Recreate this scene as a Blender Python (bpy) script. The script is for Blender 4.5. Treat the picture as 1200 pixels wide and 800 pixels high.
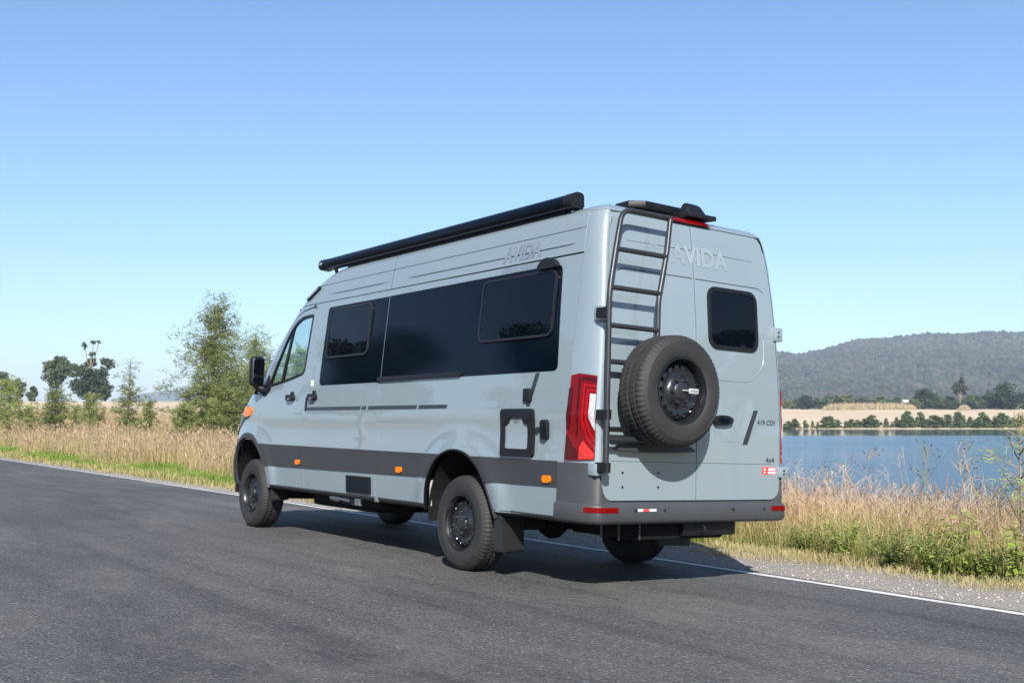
import bpy, bmesh, math, random
import numpy as np
from mathutils import Vector, Matrix, noise
from mathutils.geometry import delaunay_2d_cdt

random.seed(7)
rng = np.random.default_rng(11)
scene = bpy.context.scene
COL = scene.collection
for o in list(bpy.data.objects):
    bpy.data.objects.remove(o)

# ------------------------------------------------------------------ camera
RHO = math.radians(2.184)                       # crossfall of the road (falls towards the lake)
CAM = Vector((-7.395, 5.756, 1.250))
cr = Vector((-0.58208, -0.81313, 0.0)); cf = Vector((0.81111, -0.58063, 0.07048)); cu = cr.cross(cf)
cam_data = bpy.data.cameras.new("camera")
cam = bpy.data.objects.new("camera", cam_data); COL.objects.link(cam)
cam.matrix_world = Matrix(((cr.x, cu.x, -cf.x, CAM.x), (cr.y, cu.y, -cf.y, CAM.y), (cr.z, cu.z, -cf.z, CAM.z), (0, 0, 0, 1)))
cam_data.lens = 38.2; cam_data.sensor_width = 36
cam_data.clip_end = 30000; cam_data.clip_start = 0.05
cam_data.dof.use_dof = True; cam_data.dof.focus_distance = 9.3; cam_data.dof.aperture_fstop = 5.6
scene.camera = cam

# ------------------------------------------------------------------ sky, sun, exposure
SUN_DIR = Vector((-0.6726, 0.4918, 0.5530))      # towards the sun
elev = math.asin(SUN_DIR.z); azim = math.atan2(SUN_DIR.x, SUN_DIR.y)
world = bpy.data.worlds.new("World"); scene.world = world; world.use_nodes = True
wn = world.node_tree.nodes; wl = world.node_tree.links
sky = wn.new('ShaderNodeTexSky'); sky.sky_type = 'NISHITA'; sky.sun_disc = False
sky.sun_elevation = elev; sky.sun_rotation = azim
sky.air_density = 1.0; sky.dust_density = 0.8; sky.ozone_density = 5.5; sky.altitude = 20
wl.new(sky.outputs[0], wn['Background'].inputs[0]); wn['Background'].inputs[1].default_value = 0.081
sd = bpy.data.lights.new("sun", 'SUN'); sd.energy = 5.0; sd.angle = math.radians(0.5); sd.color = (1.0, 0.95, 0.88)
sun = bpy.data.objects.new("sun", sd); COL.objects.link(sun)
sun.rotation_euler = (-SUN_DIR).to_track_quat('-Z', 'Y').to_euler()
scene.view_settings.view_transform = 'Standard'; scene.view_settings.look = 'None'
scene.view_settings.gamma = 1; scene.view_settings.use_curve_mapping = False
scene.view_settings.exposure = 1.15
scene.cycles.volume_bounces = 0

# ------------------------------------------------------------------ helpers: materials
def new_mat(name):
    m = bpy.data.materials.new(name); m.use_nodes = True
    return m, m.node_tree.nodes, m.node_tree.links, m.node_tree.nodes['Principled BSDF']
def ramp(nodes, stops):
    r = nodes.new('ShaderNodeValToRGB')
    while len(r.color_ramp.elements) < len(stops): r.color_ramp.elements.new(0.5)
    for e, (p, c) in zip(r.color_ramp.elements, stops):
        e.position = p; e.color = (*c, 1) if len(c) == 3 else c
    return r
def noise_node(nodes, links, scale, detail=4, rough=0.5, vec=None, coord='Object', stretch=None):
    if vec is None:
        tc = nodes.new('ShaderNodeTexCoord'); vec = tc.outputs[coord]
    if stretch:
        mp = nodes.new('ShaderNodeMapping'); mp.inputs['Scale'].default_value = stretch
        links.new(vec, mp.inputs['Vector']); vec = mp.outputs[0]
    n = nodes.new('ShaderNodeTexNoise'); n.inputs['Scale'].default_value = scale
    n.inputs['Detail'].default_value = detail; n.inputs['Roughness'].default_value = rough
    links.new(vec, n.inputs['Vector'])
    return n
def mat(name, col, rough=0.5, metal=0.0, coat=0.0, var=0.12, vscale=6.0, bump=0.0, bscale=60.0, spec=0.5, alpha=None):
    """plain procedural material: base colour with soft noise variation, roughness variation, fine bump"""
    m, n, l, b = new_mat(name)
    b.inputs['Roughness'].default_value = rough; b.inputs['Metallic'].default_value = metal
    b.inputs['Coat Weight'].default_value = coat; b.inputs['Coat Roughness'].default_value = 0.03
    b.inputs['Specular IOR Level'].default_value = spec
    nz = noise_node(n, l, vscale, 5, 0.6)
    c0 = tuple(max(0, c * (1 - var)) for c in col); c1 = tuple(min(1, c * (1 + var)) for c in col)
    r = ramp(n, [(0.3, c0), (0.7, c1)]); l.new(nz.outputs[0], r.inputs[0]); l.new(r.outputs[0], b.inputs['Base Color'])
    mr = n.new('ShaderNodeMapRange'); mr.inputs[3].default_value = max(0.01, rough * 0.85); mr.inputs[4].default_value = min(1, rough * 1.15)
    l.new(nz.outputs[0], mr.inputs[0]); l.new(mr.outputs[0], b.inputs['Roughness'])
    if bump:
        nb = noise_node(n, l, bscale, 3)
        bp = n.new('ShaderNodeBump'); bp.inputs['Strength'].default_value = bump; bp.inputs['Distance'].default_value = 0.01
        l.new(nb.outputs[0], bp.inputs['Height']); l.new(bp.outputs[0], b.inputs['Normal'])
    return m
def leaf_mat(name, trans=0.35, rough=0.6):
    """foliage: colour from the per-leaf attribute 'tint', some light passing through"""
    m, n, l, b = new_mat(name)
    at = n.new('ShaderNodeAttribute'); at.attribute_name = 'tint'
    nz = noise_node(n, l, 0.9, 3); mx = n.new('ShaderNodeMix'); mx.data_type = 'RGBA'; mx.blend_type = 'MULTIPLY'
    r = ramp(n, [(0.3, (0.8, 0.82, 0.8)), (0.7, (1.15, 1.12, 1.1))]); l.new(nz.outputs[0], r.inputs[0])
    mx.inputs[0].default_value = 1; l.new(at.outputs['Color'], mx.inputs[6]); l.new(r.outputs[0], mx.inputs[7])
    l.new(mx.outputs[2], b.inputs['Base Color']); b.inputs['Roughness'].default_value = rough
    b.inputs['Specular IOR Level'].default_value = 0.25
    t = n.new('ShaderNodeBsdfTranslucent'); l.new(mx.outputs[2], t.inputs[0])
    ms = n.new('ShaderNodeMixShader'); ms.inputs[0].default_value = trans
    l.new(b.outputs[0], ms.inputs[1]); l.new(t.outputs[0], ms.inputs[2]); l.new(ms.outputs[0], n['Material Output'].inputs[0])
    return m

M = {}
# body paint: pale blue-grey solid paint under clear coat with faint road dust
def paint():
    m, n, l, b = new_mat('body_paint')
    nz = noise_node(n, l, 1.7, 5, 0.6)
    r = ramp(n, [(0.3, (0.146, 0.186, 0.207)), (0.7, (0.154, 0.195, 0.216))]); l.new(nz.outputs[0], r.inputs[0])
    l.new(r.outputs[0], b.inputs['Base Color'])
    b.inputs['Roughness'].default_value = 0.45; b.inputs['Coat Weight'].default_value = 1; b.inputs['Coat Roughness'].default_value = 0.02; b.inputs['Coat IOR'].default_value = 1.7
    return m
M['paint'] = paint()
M['trim'] = mat('grey_plastic', (0.023, 0.0245, 0.027), 0.55, bump=0.25, bscale=500, var=0.1)
M['bumper'] = mat('bumper_plastic', (0.036, 0.0385, 0.042), 0.46, bump=0.2, bscale=500, var=0.1)
M['gloss_black'] = mat('gloss_black', (0.001, 0.003, 0.007), 0.08, var=0.2, spec=0.16)
M['window'] = mat('tinted_acrylic', (0.001, 0.002, 0.004), 0.015, var=0.2, spec=0.22)
M['black'] = mat('black_plastic', (0.0055, 0.006, 0.007), 0.40, spec=0.28, bump=0.2, bscale=300)
M['under'] = mat('underbody_black', (0.004, 0.004, 0.0045), 0.9, var=0.3, spec=0.2)
M['gap'] = mat('seam_shadow_gap', (0.030, 0.038, 0.043), 0.8)
M['frame'] = mat('window_frame_grey', (0.009, 0.010, 0.012), 0.35, spec=0.3)
M['rubber'] = mat('tyre_rubber', (0.011, 0.0108, 0.011), 0.72, var=0.25, vscale=9, bump=0.3, bscale=120)
M['steel_black'] = mat('black_steel', (0.007, 0.008, 0.010), 0.30, coat=0.25, var=0.2)
M['ladder'] = mat('ladder_powder_coat', (0.024, 0.026, 0.029), 0.36, metal=0.3, bump=0.1, bscale=400)
M['silver'] = mat('silver_metal', (0.55, 0.56, 0.58), 0.35, metal=0.9)
M['hubmetal'] = mat('dark_metal', (0.028, 0.03, 0.034), 0.4, metal=0.5)
M['red_dark'] = mat('tail_lens_dark', (0.040, 0.001, 0.002), 0.12, coat=0.0, spec=0.25, var=0.2)
M['red'] = mat('tail_lens_red', (0.115, 0.001, 0.002), 0.12, coat=0.0, spec=0.25, var=0.15)
M['red_bright'] = mat('tail_lens_bright', (0.38, 0.010, 0.005), 0.12, coat=0.3, var=0.5, vscale=60)
M['red_guide'] = mat('tail_light_guide', (0.24, 0.002, 0.004), 0.2, coat=0.0, spec=0.25, var=0.2)
M['clear'] = mat('clear_lens', (0.30, 0.30, 0.31), 0.15, coat=1, var=0.25, vscale=40)
M['amber'] = mat('amber_lens', (0.52, 0.135, 0.001), 0.25, coat=0.0, spec=0.3)
M['white'] = mat('white_plastic', (0.78, 0.78, 0.78), 0.4)
M['decal_dark'] = mat('decal_dark', (0.018, 0.022, 0.028), 0.3)
M['decal_grey'] = mat('decal_grey', (0.15, 0.178, 0.205), 0.35)
M['decal_lilac'] = mat('decal_silver_lilac', (0.126, 0.158, 0.200), 0.35)
M['decal_white'] = mat('decal_white', (0.172, 0.216, 0.240), 0.35)
M['sticker_red'] = mat('sticker_red', (0.75, 0.04, 0.035), 0.4)
M['chrome'] = mat('chrome', (0.10, 0.11, 0.13), 0.2, metal=0.7)
M['plate'] = mat('cast_alloy_tag', (0.42, 0.42, 0.44), 0.4, metal=0.3)
M['cab'] = mat('cab_trim', (0.03, 0.03, 0.032), 0.7)
M['ground_grey'] = mat('mud_flap_rubber', (0.010, 0.0105, 0.0115), 0.6, bump=0.2, bscale=200)
def glass():
    m, n, l, b = new_mat('cab_glass'); n.remove(b)
    tr = n.new('ShaderNodeBsdfTransparent'); gl = n.new('ShaderNodeBsdfGlossy'); fr = n.new('ShaderNodeLayerWeight'); fr.inputs['Blend'].default_value = 0.5; ms = n.new('ShaderNodeMixShader')
    nz = noise_node(n, l, 3.0); r = ramp(n, [(0.3, (0.74, 0.84, 0.84)), (0.7, (0.78, 0.88, 0.88))]); l.new(nz.outputs[0], r.inputs[0]); l.new(r.outputs[0], tr.inputs[0])
    gl.inputs['Roughness'].default_value = 0.01; pw = n.new('ShaderNodeMath'); pw.operation = 'POWER'; pw.inputs[1].default_value = 4.0; l.new(fr.outputs['Facing'], pw.inputs[0])
    ma = n.new('ShaderNodeMath'); ma.operation = 'MULTIPLY_ADD'; ma.inputs[1].default_value = 0.6; ma.inputs[2].default_value = 0.05; l.new(pw.outputs[0], ma.inputs[0]); l.new(ma.outputs[0], ms.inputs[0]); l.new(tr.outputs[0], ms.inputs[1]); l.new(gl.outputs[0], ms.inputs[2]); l.new(ms.outputs[0], n['Material Output'].inputs[0])
    return m
M['glass'] = glass()

# ------------------------------------------------------------------ helpers: objects
def link(name, me, m=None, parent=None, smooth=False):
    o = bpy.data.objects.new(name, me); COL.objects.link(o)
    if m is not None: me.materials.append(M[m] if isinstance(m, str) else m)
    if parent is not None: o.parent = parent
    if smooth: me.polygons.foreach_set('use_smooth', [True] * len(me.polygons))
    return o
def tag(o, label=None, cat=None, group=None, kind=None):
    if label: o['label'] = label
    if cat: o['category'] = cat
    if group: o['group'] = group
    if kind: o['kind'] = kind
    return o
def empty(name, loc=(0, 0, 0), rz=0.0):
    o = bpy.data.objects.new(name, None); COL.objects.link(o); o.location = loc; o.rotation_euler = (0, 0, rz)
    o.empty_display_size = 0.2
    return o
def copy_tree(o, parent=None):
    c = o.copy(); COL.objects.link(c); c.parent = parent
    for k in list(o.children): copy_tree(k, c)
    return c
def np_mesh(name, V, F, tint=None):
    """V (n,3), F list of equal-size faces array (k, 3 or 4), tint (n,3) -> colour attribute"""
    me = bpy.data.meshes.new(name); V = np.asarray(V, np.float32); F = np.asarray(F, np.int32)
    me.vertices.add(len(V)); me.vertices.foreach_set('co', V.ravel())
    k = F.shape[1]; me.loops.add(F.size); me.loops.foreach_set('vertex_index', F.ravel())
    me.polygons.add(len(F)); me.polygons.foreach_set('loop_start', np.arange(0, F.size, k, dtype=np.int32))
    me.polygons.foreach_set('loop_total', np.full(len(F), k, np.int32))
    if tint is not None:
        a = me.attributes.new('tint', 'FLOAT_COLOR', 'POINT'); c = np.ones((len(V), 4), np.float32); c[:, :3] = tint
        a.data.foreach_set('color', c.ravel())
    me.update(calc_edges=True); me.validate()
    return me
def py_mesh(name, V, F):
    me = bpy.data.meshes.new(name); me.from_pydata([tuple(v) for v in V], [], F); me.update(); return me
def bevel_box(bm, lo, hi, bev=0.01, seg=2):
    r = bmesh.ops.create_cube(bm, size=1.0); vs = r['verts']
    for v in vs:
        v.co = Vector([lo[i] + (hi[i] - lo[i]) * (v.co[i] + 0.5) for i in range(3)])
    if bev > 0:
        es = list({e for v in vs for e in v.link_edges})
        bmesh.ops.bevel(bm, geom=es, offset=bev, segments=seg, profile=0.5, affect='EDGES')
def box(name, lo, hi, m, parent=None, bev=0.01, seg=2, smooth=True):
    bm = bmesh.new(); bevel_box(bm, lo, hi, bev, seg); me = bpy.data.meshes.new(name); bm.to_mesh(me); bm.free()
    o = link(name, me, m, parent)
    if smooth and bev > 0: shade_auto(me)
    return o
def shade_auto(me, ang=35):
    me.polygons.foreach_set('use_smooth', [True] * len(me.polygons)); me.set_sharp_from_angle(angle=math.radians(ang))
def tube_data(pts, rad, sides=10, V=None, F=None, cap=True):
    V = [] if V is None else V; F = [] if F is None else F
    pts = [Vector(p) for p in pts]; n = len(pts); base = len(V)
    rads = rad if isinstance(rad, (list, tuple)) else [rad] * n
    up = None
    for i, p in enumerate(pts):
        t = (pts[min(i + 1, n - 1)] - pts[max(i - 1, 0)]).normalized()
        if up is None: up = t.orthogonal().normalized()
        up = (up - t * up.dot(t)); up = up.normalized() if up.length > 1e-6 else t.orthogonal().normalized()
        s = t.cross(up)
        for k in range(sides):
            a = 2 * math.pi * k / sides
            V.append(p + (up * math.cos(a) + s * math.sin(a)) * rads[i])
    for i in range(n - 1):
        for k in range(sides):
            k2 = (k + 1) % sides
            F.append((base + i * sides + k, base + i * sides + k2, base + (i + 1) * sides + k2, base + (i + 1) * sides + k))
    if cap:
        F.append(tuple(base + k for k in reversed(range(sides)))); F.append(tuple(base + (n - 1) * sides + k for k in range(sides)))
    return V, F
def tube(name, pts, rad, m, parent=None, sides=12):
    V, F = tube_data(pts, rad, sides); me = py_mesh(name, V, F); o = link(name, me, m, parent); shade_auto(me, 50); return o
def round_path(pts, rad=0.05, seg=5):
    """polyline with rounded corners"""
    pts = [Vector(p) for p in pts]; out = [pts[0]]
    for i in range(1, len(pts) - 1):
        a, b, c = pts[i - 1], pts[i], pts[i + 1]
        d1 = (a - b); d2 = (c - b); r = min(rad, d1.length * 0.45, d2.length * 0.45)
        p1 = b + d1.normalized() * r; p2 = b + d2.normalized() * r
        for k in range(seg + 1):
            t = k / seg; out.append(p1 * (1 - t) ** 2 + b * 2 * t * (1 - t) + p2 * t * t)
    out.append(pts[-1]); return out
def lathe(name, prof, m, parent=None, seg=48, axis='y', fn=None, ang=40):
    """revolve (radius, along-axis) profile about the local axis"""
    V = []; F = []; n = len(prof)
    for s in range(seg):
        a = 2 * math.pi * s / seg
        for j, (r, h) in enumerate(prof):
            if fn: r, h = fn(r, h, s, j)
            c, d = r * math.cos(a), r * math.sin(a)
            V.append((c, h, d) if axis == 'y' else ((h, c, d) if axis == 'x' else (c, d, h)))
    for s in range(seg):
        s2 = (s + 1) % seg
        for j in range(n - 1):
            F.append((s * n + j, s * n + j + 1, s2 * n + j + 1, s2 * n + j))
    me = py_mesh(name, V, F); bm = bmesh.new(); bm.from_mesh(me)
    bmesh.ops.remove_doubles(bm, verts=bm.verts, dist=1e-5); bmesh.ops.recalc_face_normals(bm, faces=bm.faces); bm.to_mesh(me); bm.free()
    o = link(name, me, m, parent); shade_auto(me, ang); return o
def interp(t, tab):
    if t <= tab[0][0]: return tab[0][1]
    for (a, b), (c, d) in zip(tab, tab[1:]):
        if t <= c: return b + (d - b) * (t - a) / (c - a)
    return tab[-1][1]
def sstep(a, b, x):
    t = min(1, max(0, (x - a) / (b - a))); return t * t * (3 - 2 * t)
def smooth_tab(tab, win=0.02, n=9):
    return lambda z: sum(interp(z + win * (k - n // 2) / (n // 2), tab) for k in range(n)) / n

# ------------------------------------------------------------------ map frame (metres right of / ahead of the viewpoint)
FH = Vector((cf.x, cf.y, 0)).normalized(); RH = Vector((cr.x, cr.y, 0)).normalized()
def uv_of(x, y):
    dx, dy = x - CAM.x, y - CAM.y
    return dx * RH.x + dy * RH.y, dx * FH.x + dy * FH.y
def xy_of(u, v): return CAM.x + RH.x * u + FH.x * v, CAM.y + RH.y * u + FH.y * v
TANR = math.tan(RHO)
def vnoise(x, y, s, seed=0.0): return noise.noise(Vector((x * s, y * s, seed)))
LAKE_Z = -1.40
def ground_z(x, y):
    if y > -1.45:
        zz = min(y, 8.6) * TANR - 0.03
        if y > 8.6: zz += -0.05 * min(y - 8.6, 3) + sstep(15, 80, y) * 1.0
        return zz
    d = -(y + 1.4); u, v = uv_of(x, y)
    z0 = -1.4 * TANR - 0.026 - TANR * min(d, 1.6)
    # lake side
    zl = z0 - 0.115 * max(0, d - 1.6); zl = max(zl, -2.6)
    if v > 200:
        shore = 272 + 4 * math.sin(u * 0.035) + 2.5 * math.sin(u * 0.11 + 1)
        zfar = -1.55 + 0.0385 * (v - shore + 3) if v < 440 else -1.55 + 0.0385 * (443 - 272) + 0.004 * (v - 440)
        zl = max(zl, zfar)
    # field side (left)
    zf = z0 - 0.01 * min(max(0, d - 1.6), 10) + 4.9 * sstep(38, 230, v) + 0.6 * sstep(230, 800, v)
    s = (u + 0.1 * v) / (8 + 0.1 * abs(v)); m = 1 - sstep(-0.5, 0.6, s)
    if x < -40: m = max(m, sstep(-40, -90, x) * 0.0)
    z = zl * (1 - m) + zf * m
    if d > 1.7: z += 0.05 * vnoise(x, y, 0.35) * min(1, (d - 1.7) / 2)
    return z

# ------------------------------------------------------------------ ground sheet (polar grid round the viewpoint)
def build_ground():
    radii = [0.0] + list(np.geomspace(1.2, 4700, 150)); na = 300
    V = []; F = []
    for i, r in enumerate(radii):
        for k in range(na):
            a = 2 * math.pi * k / na; x = CAM.x + r * math.cos(a); y = CAM.y + r * math.sin(a)
            V.append((x, y, ground_z(x, y)))
    for i in range(len(radii) - 1):
        for k in range(na):
            k2 = (k + 1) % na; F.append((i * na + k, (i + 1) * na + k, (i + 1) * na + k2, i * na + k2))
    m, n, l, b = new_mat('verge_soil')
    geo = n.new('ShaderNodeNewGeometry'); sep = n.new('ShaderNodeSeparateXYZ'); l.new(geo.outputs['Position'], sep.inputs[0])
    # gravel colours
    vor = n.new('ShaderNodeTexVoronoi'); vor.inputs['Scale'].default_value = 45; l.new(geo.outputs['Position'], vor.inputs['Vector'])
    rg = ramp(n, [(0.0, (0.18, 0.168, 0.15)), (0.5, (0.26, 0.24, 0.213)), (1.0, (0.34, 0.315, 0.28))]); l.new(vor.outputs['Color'], rg.inputs[0])
    # straw / soil colours
    n1 = noise_node(n, l, 0.5, 8, 0.65, vec=geo.outputs['Position'])
    rs = ramp(n, [(0.3, (0.17, 0.145, 0.07)), (0.5, (0.30, 0.235, 0.125)), (0.72, (0.40, 0.315, 0.19))]); l.new(n1.outputs[0], rs.inputs[0])
    n2 = noise_node(n, l, 60, 4, 0.7, vec=geo.outputs['Position'])
    # green patches close to the road
    n3 = noise_node(n, l, 0.35, 5, 0.6, vec=geo.outputs['Position'])
    rgreen = ramp(n, [(0.35, (0.13, 0.16, 0.035)), (0.65, (0.09, 0.14, 0.025))]); l.new(n2.outputs[0], rgreen.inputs[0])
    # pale dry paddock beyond
    n4 = noise_node(n, l, 0.03, 8, 0.7, vec=geo.outputs['Position'])
    rp = ramp(n, [(0.3, (0.37, 0.295, 0.20)), (0.55, (0.44, 0.36, 0.255)), (0.75, (0.50, 0.42, 0.31))]); l.new(n4.outputs[0], rp.inputs[0])
    def mr(src, a, bb, c=0.0, d=1.0):
        q = n.new('ShaderNodeMapRange'); q.interpolation_type = 'SMOOTHSTEP'
        q.inputs[1].default_value = a; q.inputs[2].default_value = bb; q.inputs[3].default_value = c; q.inputs[4].default_value = d
        l.new(src, q.inputs[0]); return q.outputs[0]
    def math2(op, a, bb):
        q = n.new('ShaderNodeMath'); q.operation = op
        for i, s in enumerate((a, bb)):
            if isinstance(s, (int, float)): q.inputs[i].default_value = s
            else: l.new(s, q.inputs[i])
        return q.outputs[0]
    def mix(f, a, bb):
        q = n.new('ShaderNodeMix'); q.data_type = 'RGBA'; l.new(f, q.inputs[0]); l.new(a, q.inputs[6]); l.new(bb, q.inputs[7]); return q.outputs[2]
    n5 = noise_node(n, l, 1.1, 6, 0.65, vec=geo.outputs['Position'])
    yy = math2('ADD', sep.outputs['Y'], math2('MULTIPLY', math2('SUBTRACT', n5.outputs[0], 0.5), 1.1))
    # the gravel shoulder is wide near the van and narrows further up the road
    edge = mr(sep.outputs['X'], 2.0, 14.0, 0.0, 0.75); yy = math2('SUBTRACT', yy, edge)
    gravel = mr(yy, -3.0, -2.7)
    c1 = mix(mr(n3.outputs[0], 0.42, 0.58), rs.outputs[0], rgreen.outputs[0])
    u_, v_ = RH, FH
    vv = math2('ADD', math2('MULTIPLY', math2('SUBTRACT', sep.outputs['X'], CAM.x), FH.x), math2('MULTIPLY', math2('SUBTRACT', sep.outputs['Y'], CAM.y), FH.y))
    c2 = mix(mr(vv, 40, 60), c1, rp.outputs[0])
    c3 = mix(gravel, c2, rg.outputs[0])
    l.new(c3, b.inputs['Base Color']); b.inputs['Roughness'].default_value = 0.95; b.inputs['Specular IOR Level'].default_value = 0.2
    bp = n.new('ShaderNodeBump'); bp.inputs['Strength'].default_value = 0.8; bp.inputs['Distance'].default_value = 0.02
    l.new(math2('ADD', vor.outputs['Distance'], n2.outputs[0]), bp.inputs['Height']); l.new(bp.outputs[0], b.inputs['Normal'])
    o = link('ground', py_mesh('ground', V, F), m, smooth=True); tag(o, kind='structure'); return o
build_ground()

# ------------------------------------------------------------------ road
def build_road():
    xs = sorted(set(list(np.linspace(-60, 60, 241)) + list(np.linspace(60, 600, 60)))); ys = list(np.linspace(-1.40, 8.5, 34))
    V = []; F = []
    for x in xs:
        for j, y in enumerate(ys):
            yy = y
            if j == 0: yy += 0.035 * vnoise(x, 0, 1.7) + 0.02 * vnoise(x, 0, 6.0)
            V.append((x, yy, yy * TANR))
    n_ = len(ys)
    for i in range(len(xs) - 1):
        for j in range(n_ - 1): F.append((i * n_ + j, (i + 1) * n_ + j, (i + 1) * n_ + j + 1, i * n_ + j + 1))
    m, n, l, b = new_mat('asphalt')
    geo = n.new('ShaderNodeNewGeometry'); P = geo.outputs['Position']
    vor = n.new('ShaderNodeTexVoronoi'); vor.inputs['Scale'].default_value = 95; l.new(P, vor.inputs['Vector'])
    ra = ramp(n, [(0.0, (0.026, 0.0265, 0.0275)), (0.5, (0.053, 0.0532, 0.0545)), (0.82, (0.085, 0.0845, 0.084)), (1.0, (0.22, 0.21, 0.19))]); l.new(vor.outputs['Color'], ra.inputs[0])
    fine = noise_node(n, l, 260, 3, 0.7, vec=P)
    big = noise_node(n, l, 0.55, 7, 0.6, vec=P, stretch=(0.35, 1.0, 1.0))
    streak = noise_node(n, l, 1.0, 5, 0.62, vec=P, stretch=(0.05, 2.6, 1.0))
    dust = noise_node(n, l, 0.8, 8, 0.75, vec=P, stretch=(0.55, 1.0, 1.0))
    def mixc(fac, a, bb, mode='MIX'):
        q = n.new('ShaderNodeMix'); q.data_type = 'RGBA'; q.blend_type = mode
        if isinstance(fac, (int, float)): q.inputs[0].default_value = fac
        else: l.new(fac, q.inputs[0])
        l.new(a, q.inputs[6]); l.new(bb, q.inputs[7]); return q.outputs[2]
    rb = ramp(n, [(0.32, (0.70, 0.70, 0.72)), (0.68, (1.40, 1.38, 1.34))]); l.new(big.outputs[0], rb.inputs[0])
    rst = ramp(n, [(0.34, (0.66, 0.66, 0.67)), (0.46, (1.0, 1.0, 1.0)), (0.68, (1.16, 1.15, 1.14))]); l.new(streak.outputs[0], rst.inputs[0])
    rf = ramp(n, [(0.3, (0.7, 0.7, 0.7)), (0.7, (1.3, 1.3, 1.3))]); l.new(fine.outputs[0], rf.inputs[0])
    c = mixc(1.0, ra.outputs[0], rb.outputs[0], 'MULTIPLY'); c = mixc(1.0, c, rst.outputs[0], 'MULTIPLY'); c = mixc(1.0, c, rf.outputs[0], 'MULTIPLY')
    rd = ramp(n, [(0.50, (0, 0, 0)), (0.76, (0.65, 0.65, 0.65))]); l.new(dust.outputs[0], rd.inputs[0])
    dc = n.new('ShaderNodeRGB'); dc.outputs[0].default_value = (0.15, 0.142, 0.128, 1)
    c = mixc(rd.outputs[0], c, dc.outputs[0])
    l.new(c, b.inputs['Base Color']); b.inputs['Roughness'].default_value = 0.8; b.inputs['Specular IOR Level'].default_value = 0.35
    bp = n.new('ShaderNodeBump'); bp.inputs['Strength'].default_value = 0.7; bp.inputs['Distance'].default_value = 0.006
    l.new(vor.outputs['Distance'], bp.inputs['Height']); l.new(bp.outputs[0], b.inputs['Normal'])
    o = link('road', py_mesh('road', V, F), m); tag(o, kind='structure')
    # painted edge line, a little ragged
    V = []; F = []; xs = list(np.arange(-40, 40, 0.06)) + list(np.arange(40, 500, 2.0))
    for x in xs:
        j1 = 0.012 * vnoise(x, 3, 9) + 0.01 * vnoise(x, 5, 2.0); j2 = 0.012 * vnoise(x, 7, 9) + 0.01 * vnoise(x, 9, 2.0)
        for y in (-1.315 + j1, -1.215 + j2): V.append((x, y, y * TANR + 0.004))
    for i in range(len(xs) - 1): F.append((2 * i, 2 * i + 2, 2 * i + 3, 2 * i + 1))
    m, n, l, b = new_mat('road_paint'); geo = n.new('ShaderNodeNewGeometry')
    nz = noise_node(n, l, 16, 8, 0.75, vec=geo.outputs['Position']); r = ramp(n, [(0.36, (0.10, 0.10, 0.098)), (0.44, (0.46, 0.455, 0.44)), (0.7, (0.62, 0.62, 0.60))])
    l.new(nz.outputs[0], r.inputs[0]); l.new(r.outputs[0], b.inputs['Base Color']); b.inputs['Roughness'].default_value = 0.7
    e = link('edge_line', py_mesh('edge_line', V, F), m, o); 
build_road()

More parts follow.
